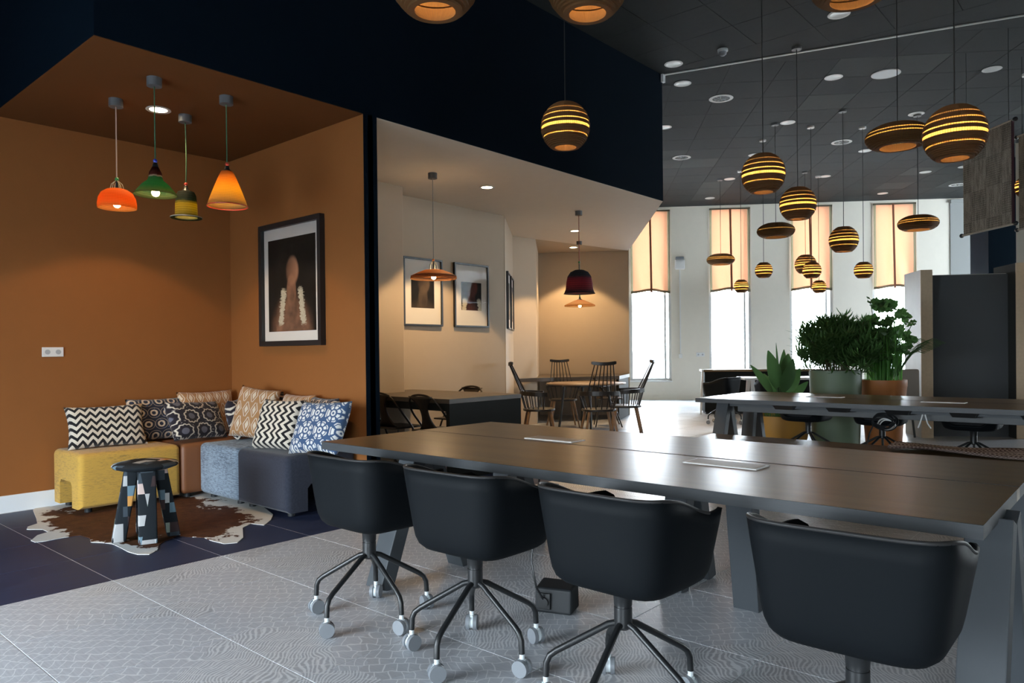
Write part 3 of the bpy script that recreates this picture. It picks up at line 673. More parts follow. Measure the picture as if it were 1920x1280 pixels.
def cushion(label, kind, cpx, depth_plane, w, h, rz, tilt, roll=0, thick=.075, zc=None):
    """sits on the ottomans; depth_plane = ('x'|'y', value) of its centre"""
    ax, val = depth_plane
    c = onx(*cpx, val) if ax == 'x' else ony(*cpx, val)
    def surf(sg):
        def fn(u, v):
            a, b = 2*u-1, 2*v-1
            pin = 1-.07*(1-b*b)*abs(a)**3; pinb = 1-.07*(1-a*a)*abs(b)**3
            th = thick*(max(0, (1-a**4)*(1-b**4)))**.5*(1+.06*math.sin(7*a+3*b))
            return (a*w/2*pin, sg*th, b*h/2*pinb)
        return fn
    m = MB(); m.grid(surf(-1), 25, 19); m.grid(surf(1), 25, 19)
    me = m.mesh('cover', M_['cu_'+kind], 70)
    o = bpy.data.objects.new('cushion', me); C.objects.link(o); o.location = c
    o.rotation_euler = (Matrix.Rotation(rz, 3, 'Z') @ Matrix.Rotation(tilt, 3, 'X') @ Matrix.Rotation(roll, 3, 'Y')).to_euler()
    bm = bmesh.new(); bm.from_mesh(me); bmesh.ops.remove_doubles(bm, verts=bm.verts, dist=1e-4); bmesh.ops.recalc_face_normals(bm, faces=bm.faces); bm.to_mesh(me); bm.free()
    # rest on the seat: lowest vertex onto HS
    mn = min((o.matrix_basis @ v.co).z for v in me.vertices); o.location.z += HS+.009-mn
    return tag(o, label, 'cushion', 'patterned cushions on the ottomans')
A90 = PI/2
cushion('wide cushion with black and cream horizontal zigzags on the yellow ottoman', 'zigzag', (200, 803), ('x', -6.55), .60, .36, A90-.08, -.35)
cushion('dark navy cushion with cream curls tucked behind the zigzag one', 'darkikat', (300, 796), ('x', -6.66), .56, .38, A90, -.2)
cushion('black cushion with grey-centred rosettes in the middle of the row', 'suzani', (368, 798), ('x', -6.36), .58, .36, A90+.30, -.45, .05)
cushion('wide tan and cream leaf-patterned cushion in the alcove corner', 'ikat', (388, 778), ('x', -6.66), .55, .42, A90+.05, -.15)
cushion('black rosette cushion turned sideways in the sofa corner', 'suzani', (448, 788), ('y', 3.33), .32, .36, A90+.75, -.25)
cushion('upright tan and cream leaf cushion leaning against a zigzag one', 'ikat', (478, 785), ('y', 3.31), .40, .46, .45, -.3, .12)
cushion('navy cushion peeking up behind the upright leaf cushion', 'darkikat', (498, 775), ('y', 3.49), .44, .42, .15, -.08)
cushion('zigzag cushion half hidden by the blue octagon cushion', 'zigzagv', (523, 795), ('y', 3.15), .42, .42, .30, -.4)
cushion('tan leaf cushion behind the blue octagon cushion', 'ikat', (560, 780), ('y', 3.49), .46, .41, 0, -.08)
cushion('blue cushion with white octagon motifs on the charcoal ottoman', 'blue', (600, 800), ('y', 3.15), .52, .42, .12, -.42, -.04)
cushion('dark cushion almost hidden behind the blue octagon cushion', 'darkikat', (606, 785), ('y', 3.46), .42, .40, -.1, -.12)

# socket on the orange wall
def socket(label, loc, rz, n=2, s=.078):
    t = thing('wall_socket', label, 'socket', loc, rz)
    MB().box(-s*n/2, s*n/2, -.012, 0, -s/2, s/2).build('plate', M_['white'], t, bevel=.003)
    for k in range(n):
        cx = -s*(n-1)/2+s*k; m = MB(); r = .020
        m.tube([(cx, -.0135, 0), (cx, -.0118, 0)], r, 20); m.build('outlet', M_['socketgrey'], t)
    return t
M_['socketgrey'] = simple('socket_recess', (.40, .42, .44), .5)
socket('white double wall socket on the orange wall', (-6.8, 2.035, 1.262), A90)

# portrait frames: plain generic figure prints
def print_mat(name, seed, pale, skin):
    n = N(name); x, y, z = n.xyz(n.obj()); wob = n.mul(n.sub(n.noise(n.obj(), 14, 4), .5), .10)
    def ell(cx, cz, rx, rz, soft=.12):
        a = n.mul(n.sub(x, cx), 1/rx); b = n.mul(n.sub(z, cz), 1/rz); return n.sub(1, n.step(1, n.add(length(n, a, b), wob), soft))
    col = n.mix(n.noise(n.obj(), 6, 3), (.006, .005, .004), (.018, .014, .011))
    body = n.m('MAXIMUM', ell(0, -.44, .30, .32, .25), ell(.0, -.08, .075, .16)); col = n.mix(n.mul(body, n.noise(n.obj(), 9, 2)), col, skin)
    col = n.mix(n.mul(ell(.015, .11, .095, .125, .2), n.m('ADD', .55, n.mul(x, 4), clamp=True)), col, skin)
    if pale:
        jag = n.mul(n.sub(n.noise(n.scale(n.obj(), (18, 1, 60)), 1, 3), .5), .09); ax_ = n.add(n.m('ABSOLUTE', n.sub(x, .01)), jag); inner = n.sub(.085, n.mul(z, .16))
        band = n.mul(n.mul(n.step(inner, ax_, .006), n.sub(1, n.step(n.add(inner, .075), ax_, .012))), n.mul(n.step(-.36, n.add(z, jag), .02), n.sub(1, n.step(-.05, n.add(z, jag), .02))))
        col = n.mix(n.mul(band, n.add(.35, n.noise(n.scale(n.obj(), (90, 1, 40)), 1, 2))), col, (.58, .53, .40))
    return n.done(n.bsdf(col, .6, spec=.15))
def picture(label, loc, rz, w, h, mw, pm, fr=.04, dep=.04):
    t = thing('framed_picture', label, 'picture', loc, rz)
    m = MB(); a, b = w/2, h/2
    for x0, x1, z0, z1 in ((-a, a, b-fr, b), (-a, a, -b, -b+fr), (-a, -a+fr, -b+fr, b-fr), (a-fr, a, -b+fr, b-fr)): m.box(x0, x1, -dep, 0, z0, z1)
    m.build('frame', M_['black'], t, bevel=.002)
    MB().box(-a+fr, a-fr, -.014, -.004, -b+fr, b-fr).build('mat_board', M_['whitemat'], t)
    MB().box(-a+fr+mw[0], a-fr-mw[0], -.016, -.0135, -b+fr+mw[1], b-fr-mw[2]).build('print', pm, t)
    MB().box(-a+fr, a-fr, -.026, -.0245, -b+fr, b-fr).build('glass_pane', M_['picglass'], t)
    return t
pA = print_mat('portrait_print', 1, True, (.34, .17, .10)); pB = print_mat('figure_print', 2, False, (.12, .08, .05)); pC = print_mat('feathered_print', 3, True, (.10, .03, .02))
f0, f1 = ony(485.3, 426.5, YP0-.04), ony(603.6, 645.5, YP0-.04)
picture('large black framed portrait print on the orange wall', ((f0.x+f1.x)/2, YP0, (f0.z+f1.z)/2), 0, f1.x-f0.x, 1.10, (.07, .085, .10), pA, .045, .05)
# ------------------------------------------------------------------ lamps
WARM = (1.0, .60, .24); WARM2 = (1.0, .68, .36)
def cardboard(name, col, tcol, f):
    n = N(name); p = n.obj(); x, y, z = n.xyz(p); a = n.m('ARCTAN2', y, x)
    cor = n.m('PINGPONG', n.mul(a, 24), 1); g = n.noise(p, 90, 2)
    c = n.mix(n.mul(cor, .6), col, tuple(v*.45 for v in col))
    return n.done(n.mixs(n.mul(n.add(n.mul(cor, .8), n.mul(g, .5)), f), n.bsdf(c, .8, spec=.15), n.trans(tcol)))
M_['card'] = cardboard('corrugated_cardboard', (.15, .080, .032), (.60, .26, .05), .20)
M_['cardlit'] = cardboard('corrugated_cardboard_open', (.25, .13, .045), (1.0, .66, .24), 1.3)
M_['bulb'] = emis('bulb_glow', (1.0, .72, .38), 26)
M_['cord'] = simple('black_cord', (.012, .012, .012), .6)
M_['rose'] = simple('grey_ceiling_rose', (.10, .105, .11), .5)
def shade_meshes(rx, rz, lo, hi, n, lit, wall):
    d, l = MB(), MB(); hh = (hi-lo)/n; rnd = random.Random(int(rx*1000)+n)
    for k in range(n):
        za, zb = lo+hh*k, lo+hh*(k+1)-hh*.06; zm = (za+zb)/2
        ro = rx*math.sqrt(max(.02, 1-(zm/rz)**2))*(1+.012*(rnd.random()-.5)); ri = max(.012, ro-wall)
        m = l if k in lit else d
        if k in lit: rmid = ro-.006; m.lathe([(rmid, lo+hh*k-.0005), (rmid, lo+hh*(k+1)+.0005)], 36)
        else: m.lathe([(ri, za), (ro, za), (ro, zb), (ri, zb), (ri, za)], 36)
    return d.mesh('shade', M_['card'], fix=False), l.mesh('open_layers', M_['cardlit'], fix=False)
KIND = {'large': (.205, .205, -.172, .19, 30, {7, 12, 13, 16, 20, 24}, .030), 'small': (.143, .143, -.118, .132, 22, {5, 9, 10, 13, 16}, .024),
        'oval': (.283, .128, -.098, .112, 20, {9, 12}, .038)}
PM = {k: shade_meshes(*v) for k, v in KIND.items()}
PM['oval_dark'] = shade_meshes(*KIND['oval'][:5], {10}, .038)
bulbm = MB().sphere(.026, n=12, m=8).lathe([(.012, .02), (.014, .06)], 10).mesh('bulb', M_['bulb'], 60)
PE = {'large': 18.0, 'small': 9.0, 'oval': 14.0, 'oval_dark': 4.0}
PL = {}
for k, e in PE.items():
    l = bpy.data.lights.new('bulb_light', 'POINT'); l.energy = e; l.color = WARM; l.shadow_soft_size = .03; PL[k] = l
def globe(label, kind, x, y, z, group, sc=1.0, top=None):
    t = thing('cardboard_pendant', label, 'pendant lamp', (x, y, z), random.Random(x).random()*6, group)
    d, l = PM[kind]; b = 'large' if kind == 'large' else ('small' if kind == 'small' else 'oval')
    s = obj('shade', d, t); obj('open_layers', l, s); obj('bulb', bulbm, t, (0, 0, 0))
    ht = KIND[b][3]
    MB().tube([(0, 0, .05), (0, 0, ZC-z)], .0045, 6).build('cord', M_['cord'], t)
    MB().cyl(.055, ZC-z-.028, ZC-z, 20).build('ceiling_rose', M_['rose'] if kind != 'small' else M_['white'], t, smooth=40)
    obj('bulb_light', PL[kind], t, (0, 0, 0))
    return t
def zpx(x, y, px, py): d = (Vector((x, y, CAM_H))-O).dot(_f); return at(px, py, d).z
G = 'corrugated cardboard pendants under the dark ceiling'
def by_rose(label, kind, rose, c):
    p = onz(*rose, ZC); return globe(label, kind, p.x, p.y, zpx(p.x, p.y, *c), G)
def by_size(label, kind, c, depth): p = at(*c, depth); return globe(label, kind, p.x, p.y, p.z, G)
by_rose('dark flattened cardboard pendant hanging before the blinds, unlit look', 'oval_dark', (1453, 232), (1455, 433))
by_rose('round cardboard pendant beside the last window blind, beneath a grey rose', 'large', (1580, 207), (1580, 450))
by_rose('small round cardboard pendant over the terracotta planter plants', 'small', (1617, 238), (1618, 507))
by_rose('flattened cardboard pendant glowing before the last window blind', 'oval', (1720, 215), (1720, 419))
by_rose('smallest round cardboard pendant at the edge of the second blind', 'small', (1388, 320), (1389, 537))
by_rose('flattened cardboard pendant in front of the second window blind', 'oval', (1350, 336), (1350, 487))
by_rose('round cardboard pendant in front of the third blind, partly covered by a smaller one', 'large', (1509, 322), (1509, 496))
by_rose('small round cardboard pendant overlapping a larger one at the third blind', 'small', (1520, 237), (1521, 507))
by_rose('small round cardboard pendant hanging at the third blind lower edge', 'small', (1534, 330), (1535, 538))
by_rose('small round cardboard pendant before the wall between second and third windows', 'small', (1430, 262), (1430, 507))
by_size('large round cardboard pendant before the navy bulkhead', 'large', (1060, 238), 6.1)
by_size('large round cardboard pendant between the navy bulkhead and the dark flattened pendant', 'large', (1431, 327), 7.05)
by_size('round cardboard pendant directly above the third blind', 'large', (1496, 383), 8.5)
by_size('big flattened cardboard pendant touching the globe by the textile banner', 'oval', (1683, 257), 6.9)
by_size('large round cardboard pendant beside the hanging textile banner', 'large', (1790, 252), 5.15)
by_size('large cardboard pendant high in front of the navy bulkhead, only its underside showing', 'large', (815, -52), 3.2)
by_size('cardboard pendant with glowing underside next to the dark ceiling edge', 'large', (1101, -40), 3.55)
by_size('cardboard pendant high under the ceiling before the white joint line', 'oval', (1600, -26), 5.2)
by_size('round cardboard pendant behind the second textile banner', 'small', (1926, 350), 9.4)

def woven_shade(name, stops, f, vert=0, hz=150, tr=1.0):
    """stops: colour by height in the shade's own metres"""
    n = N(name); x, y, z = n.xyz(n.obj()); r = n.n('MapRange'); n.t.links.new(z, r.inputs[0]); r.inputs[1].default_value = stops[0][0]; r.inputs[2].default_value = stops[-1][0]
    span = stops[-1][0]-stops[0][0]
    col = n.ramp(n.add(r.outputs[0], n.mul(n.sub(n.noise(n.obj(), 30, 2), .5), .12)), *[((a-stops[0][0])/span, c) for a, c in stops])
    ring = n.m('PINGPONG', n.mul(z, hz), 1); an = n.m('PINGPONG', n.mul(n.m('ARCTAN2', y, x), 28), 1)
    wv = n.m('MULTIPLY', n.add(.5, n.mul(ring, .5)), n.add(.6, n.mul(an, .4)))
    c2 = n.mix(n.sub(1, wv), col, (.02, .012, .008))
    c3 = n.mix(n.mul(n.sub(1, wv), .6), col, (.02, .012, .008)); return n.done(n.mixs(min(.85, f*1.4), n.bsdf(c2, .7, spec=.2, normal=n.bump(wv, .4, .003)), n.trans(c3)))
M_['cordgreen'] = simple('green_cord', (.03, .10, .045), .6); M_['cordpink'] = simple('pale_pink_cord', (.52, .36, .28), .6); M_['cordred'] = simple('red_cord', (.25, .06, .04), .6); M_['cordgrey'] = simple('grey_cord', (.30, .29, .26), .6)
BEAD = {c: simple('bead_'+c, v, .35) for c, v in dict(green=(.02, .20, .05), red=(.40, .03, .015), blue=(.01, .03, .30), orange=(.5, .15, .03)).items()}
M_['wire'] = simple('clear_wire', (.45, .40, .28), .3)
def basket(label, x, y, zroof, zrim, prof, mat, cordmat, bead, energy, group, rim=None, neck=.05, col=WARM2, bulb_z=None, wires=False, topz=None, sag=0):
    """prof: (r, z) from rim (z=0) upwards; origin at the rim"""
    t = thing('woven_pendant', label, 'pendant lamp', (x, y, zrim), 0, group)
    top = prof[-1][1]
    sh = MB().lathe(prof, 48).build('shade', mat, t, smooth=40); md = sh.modifiers.new('thick', 'SOLIDIFY'); md.thickness = .003; md.offset = -1
    if rim: MB().tube([(prof[0][0]*math.cos(2*PI*i/40), prof[0][0]*math.sin(2*PI*i/40), prof[0][1]) for i in range(41)], .004, 6).build('rim_binding', rim, sh, smooth=60)
    if wires:
        m = MB()
        for k in range(6): a = 2*PI*k/6; r0 = prof[-1][0]; m.tube([(r0*math.cos(a), r0*math.sin(a), top), (r0*.8*math.cos(a), r0*.8*math.sin(a), top+neck*.6), (.008*math.cos(a), .008*math.sin(a), top+neck)], .0022, 5)
        m.build('wire_neck', M_['wire'], t, smooth=50)
        MB().cyl(.009, top-.01, top+neck, 10).build('lamp_holder', M_['black'], t, smooth=40)
    else: MB().lathe([(prof[-1][0], top), (.018, top+neck*.4), (.012, top+neck)], 16).build('lamp_holder', M_['black'], t, smooth=40)
    MB().sphere(.014, (0, 0, top+neck+.012), 12, 8).build('bead', BEAD[bead], t, smooth=60)
    L = zroof-zrim; z0 = top+neck+.02
    MB().tube([(sag*math.sin(PI*i/8), 0, z0+(L-z0-.05)*i/8) for i in range(9)], .0045, 6).build('cord', cordmat, t, smooth=40)
    MB().cyl(.048, L-.062, L-.004, 24).build('ceiling_rose', M_['rose'], t, smooth=40, bevel=0)
    bz = bulb_z if bulb_z is not None else top*.35
    obj('bulb', bulbm, t, (0, 0, bz)); plight('bulb_light', energy, col, (0, 0, bz), t, .03)
    return t
GO = 'woven pendants in the orange alcove'
def pend(px_rose, rim_px):
    p = onz(*px_rose, ZS); return p.x, p.y, zpx(p.x, p.y, *rim_px)
x, y, z = pend((217, 185), (222, 391))
basket('orange woven bowl-shaped pendant on a pale pink cord', x, y, ZS, z, [(.130, 0), (.131, .03), (.124, .075), (.105, .112), (.072, .135), (.045, .143)], woven_shade('woven_orange', [(0, (.95, .38, .09)), (.06, (.90, .28, .05)), (.15, (.80, .30, .06))], .55, hz=170), M_['cordpink'], 'green', 7, GO, wires=True, neck=.06, bulb_z=.03)
x, y, z = pend((289, 145), (290, 366))
basket('green woven cone pendant with a dark neck and blue bead', x, y, ZS, z, [(.138, 0), (.125, .02), (.085, .07), (.05, .10), (.042, .125), (.040, .15), (.02, .19)], woven_shade('woven_green', [(0, (.25, .30, .10)), (.05, (.06, .22, .10)), (.12, (.05, .16, .08)), (.125, (.5, .45, .4)), (.135, (.10, .02, .015)), (.2, (.10, .02, .015))], .5, hz=170), M_['cordgreen'], 'blue', 7, GO, neck=.03, bulb_z=.015)
x, y, z = pend((347, 215), (351, 408))
basket('dark green woven bell pendant with a wide brim', x, y, ZS, z, [(.115, .0), (.112, -.005), (.085, .0), (.083, .02), (.080, .10), (.074, .17), (.06, .20), (.03, .21)], woven_shade('woven_darkgreen', [(-.01, (.05, .08, .04)), (.03, (.30, .26, .05)), (.10, (.42, .34, .04)), (.13, (.05, .08, .05)), (.21, (.035, .05, .04))], .45, hz=110), M_['cordgreen'], 'red', 6, GO, rim=M_['cordgrey'], neck=.04, bulb_z=.05, sag=.012)
x, y, z = pend((424, 180), (428, 387))
basket('tall yellow-orange woven cone pendant with a dark rim', x, y, ZS, z, [(.140, 0), (.128, .04), (.098, .12), (.062, .21), (.040, .255)], woven_shade('woven_yellow', [(0, (.95, .66, .30)), (.1, (.97, .66, .14)), (.17, (.95, .50, .10)), (.26, (.85, .45, .20))], .6, hz=160), M_['cordgreen'], 'red', 8, GO, rim=BEAD['red'], neck=.04, bulb_z=.09)
GB = 'woven pendants in the beige alcove'
x, y, z = pend((811, 324), (812, 523))
basket('wide flat straw pendant with dark band over the alcove table', x, y, ZS, z, [(.245, .012), (.240, 0), (.238, .03), (.17, .062), (.10, .09), (.05, .098)], woven_shade('woven_straw', [(0, (.75, .40, .18)), (.03, (.14, .07, .05)), (.05, (.72, .36, .16)), (.1, (.70, .36, .18))], .5, hz=130), M_['cordgrey'], 'orange', 24, GB, wires=True, neck=.09, bulb_z=.02)
x, y, z = pend((1085, 395), (1086, 549))
basket('large dark blue and red woven bell pendant over the round table', x, y, ZS, z, [(.215, -.01), (.205, 0), (.185, .05), (.178, .13), (.16, .22), (.12, .28), (.06, .308), (.02, .312)], woven_shade('woven_bluered', [(-.01, (.05, .055, .07)), (.04, (.18, .035, .05)), (.12, (.26, .03, .05)), (.19, (.20, .03, .06)), (.22, (.035, .05, .075)), (.32, (.03, .045, .065))], .3, hz=70), M_['cordred'], 'green', 12, GB, wires=True, neck=.09, bulb_z=.12)
x, y, z = pend((1086, 452), (1089, 574))
basket('wide flat pale woven pendant in the niche behind the round table', x, y, ZS, z, [(.265, 0), (.262, .02), (.18, .06), (.09, .10), (.05, .11)], woven_shade('woven_pale', [(0, (.70, .42, .20)), (.06, (.75, .48, .25)), (.11, (.6, .3, .15))], .5, hz=120), M_['cordred'], 'green', 26, GB, neck=.06, bulb_z=.005)
M_['downglow'] = emis('downlight_glow', (1.0, .80, .52), 22)
def downlight_on(label, p, energy, cone, blend=.2, col=(1.0, .66, .33)):
    t = thing('recessed_downlight', label, 'downlight', (p.x, p.y, ZS-.004), 0, 'lit downlights of the alcoves')
    MB().lathe([(.062, .0), (.088, -.001), (.090, -.006), (.086, -.009), (.064, -.006)], 28).build('trim_ring', M_['white'], t, smooth=60)
    MB().cyl(.063, -.0045, -.0025, 24).build('lens', M_['downglow'], t)
    l = bpy.data.lights.new('downlight_beam', 'SPOT'); l.energy = energy; l.color = col; l.spot_size = math.radians(cone); l.spot_blend = blend; l.shadow_soft_size = .06
    obj('downlight_beam', l, t, (0, 0, -.02))
downlight_on('glowing recessed downlight in the orange alcove ceiling', onz(297, 204, ZS), 58, 96, .12)
downlight_on('glowing recessed downlight nearest the flat straw pendant', onz(913, 350, ZS), 210, 96, .15)
downlight_on('glowing recessed downlight above the round table in the pale ceiling', onz(1078, 432, ZS), 180, 96, .15)
downlight_on('glowing recessed downlight in the dim niche ceiling', onz(1075, 463, ZS), 150, 100, .2)
# unlit fittings in the dark ceiling
M_['reflector'] = simple('reflector_silver', (.78, .80, .78), .3, .3)
dl = MB(); dl.lathe([(.105, 0), (.112, -.008), (.085, -.010), (.082, .006)], 24); dlm = dl.mesh('trim_ring', M_['white'], 60)
dli = MB().lathe([(.084, -.009), (.06, -.004), (.001, -.002)], 24).mesh('reflector', M_['reflector'], 60)
for k, q in enumerate([(1573, 26), (1263, 119), (1280, 156), (1563, 144), (1860, 129), (1246, 238), (1477, 229), (1415, 290), (1622, 282), (1735, 322), (1655, 362), (1547, 330), (1331, 371), (1718, 213), (1368, 335), (1808, 312)]):
    p = onz(*q, ZC); t = thing('ceiling_downlight', 'round white recessed downlight, switched off, in the dark ceiling', 'downlight', (p.x, p.y, ZC), 0, 'unlit downlights in the dark ceiling')
    obj('trim_ring', dlm, t); obj('reflector', dli, t)
vr = MB().lathe([(.15, 0), (.165, -.008), (.12, -.012), (.115, .004)], 28).mesh('vent_ring', M_['white'], 60)
vd = MB().cyl(.118, -.008, -.002, 28).mesh('dark_core', M_['blackmatt'])
vf = MB()
for k in range(10):
    a = 2*PI*k/10; d = Vector((math.cos(a), math.sin(a), 0)); s = Vector((-d.y, d.x, 0))
    vf.hexa([d*.02-s*.002+Vector((0, 0, -.016)), d*.10-s*.002+Vector((0, 0, -.010)), d*.10+s*.006+Vector((0, 0, -.004)), d*.02+s*.002+Vector((0, 0, -.006))], [d*.02-s*.002+Vector((0, 0, -.012)), d*.10-s*.002+Vector((0, 0, -.003)), d*.10+s*.006+Vector((0, 0, -.001)), d*.02+s*.002+Vector((0, 0, -.003))])
vfm = vf.mesh('vanes', M_['white'], fix=False)
for q in [(1352, 184), (1578, 266), (1278, 295), (1795, 346)]:
    p = onz(*q, ZC); t = thing('ceiling_vent', 'round swirl air vent with white ring in the dark ceiling', 'vent', (p.x, p.y, ZC), 0, 'round swirl vents in the dark ceiling')
    obj('vent_ring', vr, t); obj('dark_core', vd, t); obj('vanes', vfm, t)
p = onz(1661, 138, ZC); t = thing('ceiling_speaker', 'large plain white round ceiling speaker', 'speaker', (p.x, p.y, ZC))
MB().lathe([(.17, 0), (.172, -.008), (.155, -.012)], 32).build('ring', M_['white'], t, smooth=50); MB().cyl(.156, -.010, -.004, 32).build('grille', M_['casterwhite'], t)
p = onz(1355, 93, ZC); t = thing('smoke_detector', 'small white smoke detector on the dark ceiling', 'smoke detector', (p.x, p.y, ZC))
MB().lathe([(.06, 0), (.06, -.02), (.05, -.03)], 24, cap=True).build('base', M_['casterwhite'], t, smooth=40); MB().lathe([(.045, -.03), (.042, -.055), (.025, -.07), (.001, -.074)], 24).build('sensor_dome', M_['castergrey'], t, smooth=50)
# ------------------------------------------------------------------ beige alcove
q0, q1 = onx(853.6, 490.7, -6.72), onx(918.6, 614.1, -6.72); q2 = onx(830, 486, -6.72); pw_, ph_ = q1.y-q0.y, q0.z-q1.z
XW = -6.764
picture('black framed figure print beside the pale wall pier', (XW+.008, q2.y-pw_/2, (q0.z+q1.z)/2), A90, pw_, ph_, (.11, .20, .22), pB, .022, .035)
picture('black framed feathered figure print at the far end of the picture wall', (XW, (q0.y+q1.y)/2, (q0.z+q1.z)/2), A90, pw_, ph_, (.11, .20, .22), pC, .022, .035)
ra = Vector((-6.775, 7.60, 0)); rb = Vector((-7.87, 9.02, 0)); rd = (rb-ra).normalized(); rn = Vector((rd.y, -rd.x, 0))
rzz = math.atan2(rn.x, -rn.y)
for s, lab, zz in ((.50, 'black framed picture seen edge-on at the front of the angled wall', 1.96), (1.22, 'black framed picture seen edge-on at the back of the angled wall', 1.96)):
    c = ra+rd*s; picture(lab, (c.x, c.y, zz), rzz, .58, .82, (.1, .12, .12), pB, .022, .035)
# built-in table
ZT2 = .78
bt = thing('alcove_table', 'built-in dark table with closed end panel in the beige alcove', 'table', (-5.86, 5.345, 0))
MB().prism([(-.545, -.525), (.84, -.525), (.84, .525), (-.885, .525), (-.885, .12), (-.545, .12)], ZT2-.045, ZT2).build('table_top', M_['desktop'], bt, bevel=.002)
MB().box(.79, .838, -.52, .52, 0, ZT2-.045).build('end_panel', M_['desk'], bt)
MB().box(-.54, .79, -.50, -.46, ZT2-.12, ZT2-.045).build('apron', M_['desk'], bt)
# bent metal chairs
def metal_chair():
    t = thing('metal_chair', 'x', 'chair', group='dark bent-metal chairs')
    w = .235
    hoop = [(-w, .20, .0), (-w, .05, .40), (-w*.99, -.12, .62), (-w*.86, -.19, .73), (-w*.55, -.225, .795), (0, -.235, .815), (w*.55, -.225, .795), (w*.86, -.19, .73), (w*.99, -.12, .62), (w, .05, .40), (w, .20, 0)]
    def cr(p, n=5):
        out = []; P = [Vector(v) for v in p]
        for i in range(len(P)-1):
            a, b, c, d = P[max(i-1, 0)], P[i], P[i+1], P[min(i+2, len(P)-1)]
            for k in range(n): u = k/n; out.append(.5*((2*b)+(c-a)*u+(2*a-5*b+4*c-d)*u*u+(3*b-a-3*c+d)*u**3))
        return out+[P[-1]]
    MB().tube(cr(hoop), .011, 8).build('hoop_frame', M_['bronze'], t, smooth=50)
    def splat(u, v):
        z = .46+.34*v; wd = (.055+.12*(abs(2*v-1)**2.2)*(1 if v > .5 else .75)); return ((2*u-1)*wd, -.10-.125*v-.02*math.cos((2*u-1)*1.4), z)
    sp = MB().grid(splat, 9, 12).build('back_plate', M_['bronze'], t, smooth=60); md = sp.modifiers.new('thick', 'SOLIDIFY'); md.thickness = .006
    MB().prism([(-.2, -.17), (-.12, -.20), (.12, -.20), (.2, -.17), (.215, .1), (.19, .22), (-.19, .22), (-.215, .1)], .445, .462).build('seat', M_['bronze'], t, bevel=.006)
    for s in (-1, 1): MB().tube([(s*.19, -.13, .445), (s*.215, -.22, 0)], .010, 8).build('rear_leg', M_['bronze'], t, smooth=50)
    return t
M_['bronze'] = simple('dark_bronze_metal', (.045, .036, .028), .35, .6)
mc = metal_chair()
place(mc, (-5.36, 4.985, 0), .0, 'dark bent-metal chair at the alcove table beside the end panel')
place(copy_tree(mc), (-6.00, 4.985, 0), .0, 'dark bent-metal chair half hidden by the navy pillar')
c = ony(867, 730, 6.12)
place(copy_tree(mc), (c.x, 6.05, 0), PI, 'dark bent-metal chair on the picture side of the alcove table')
# niche table and chairs
nt = thing('niche_table', 'long dark wall table built into the niche', 'table', (-7.7, 10.4, 0))
poly = [(-7.80, 9.03), (-7.60, 9.75), (-7.02, 10.85), (-7.46, 11.88), (-8.87, 10.93), (-7.81, 9.56)]
MB().prism([(a+7.7, b-10.4) for a, b in poly], ZT2-.06, ZT2).build('table_top', M_['desktop'], nt)
MB().prism([(a+7.7, b-10.4) for a, b in [(-7.03, 10.85), (-7.47, 11.86), (-7.50, 11.84), (-7.07, 10.83)]], 0, ZT2-.06).build('end_panel', M_['desk'], nt)
c = at(1140, 705, 11.9); place(copy_tree(mc), (c.x, c.y, 0), -.9, 'dark bent-metal chair at the niche table behind the spindle chairs')
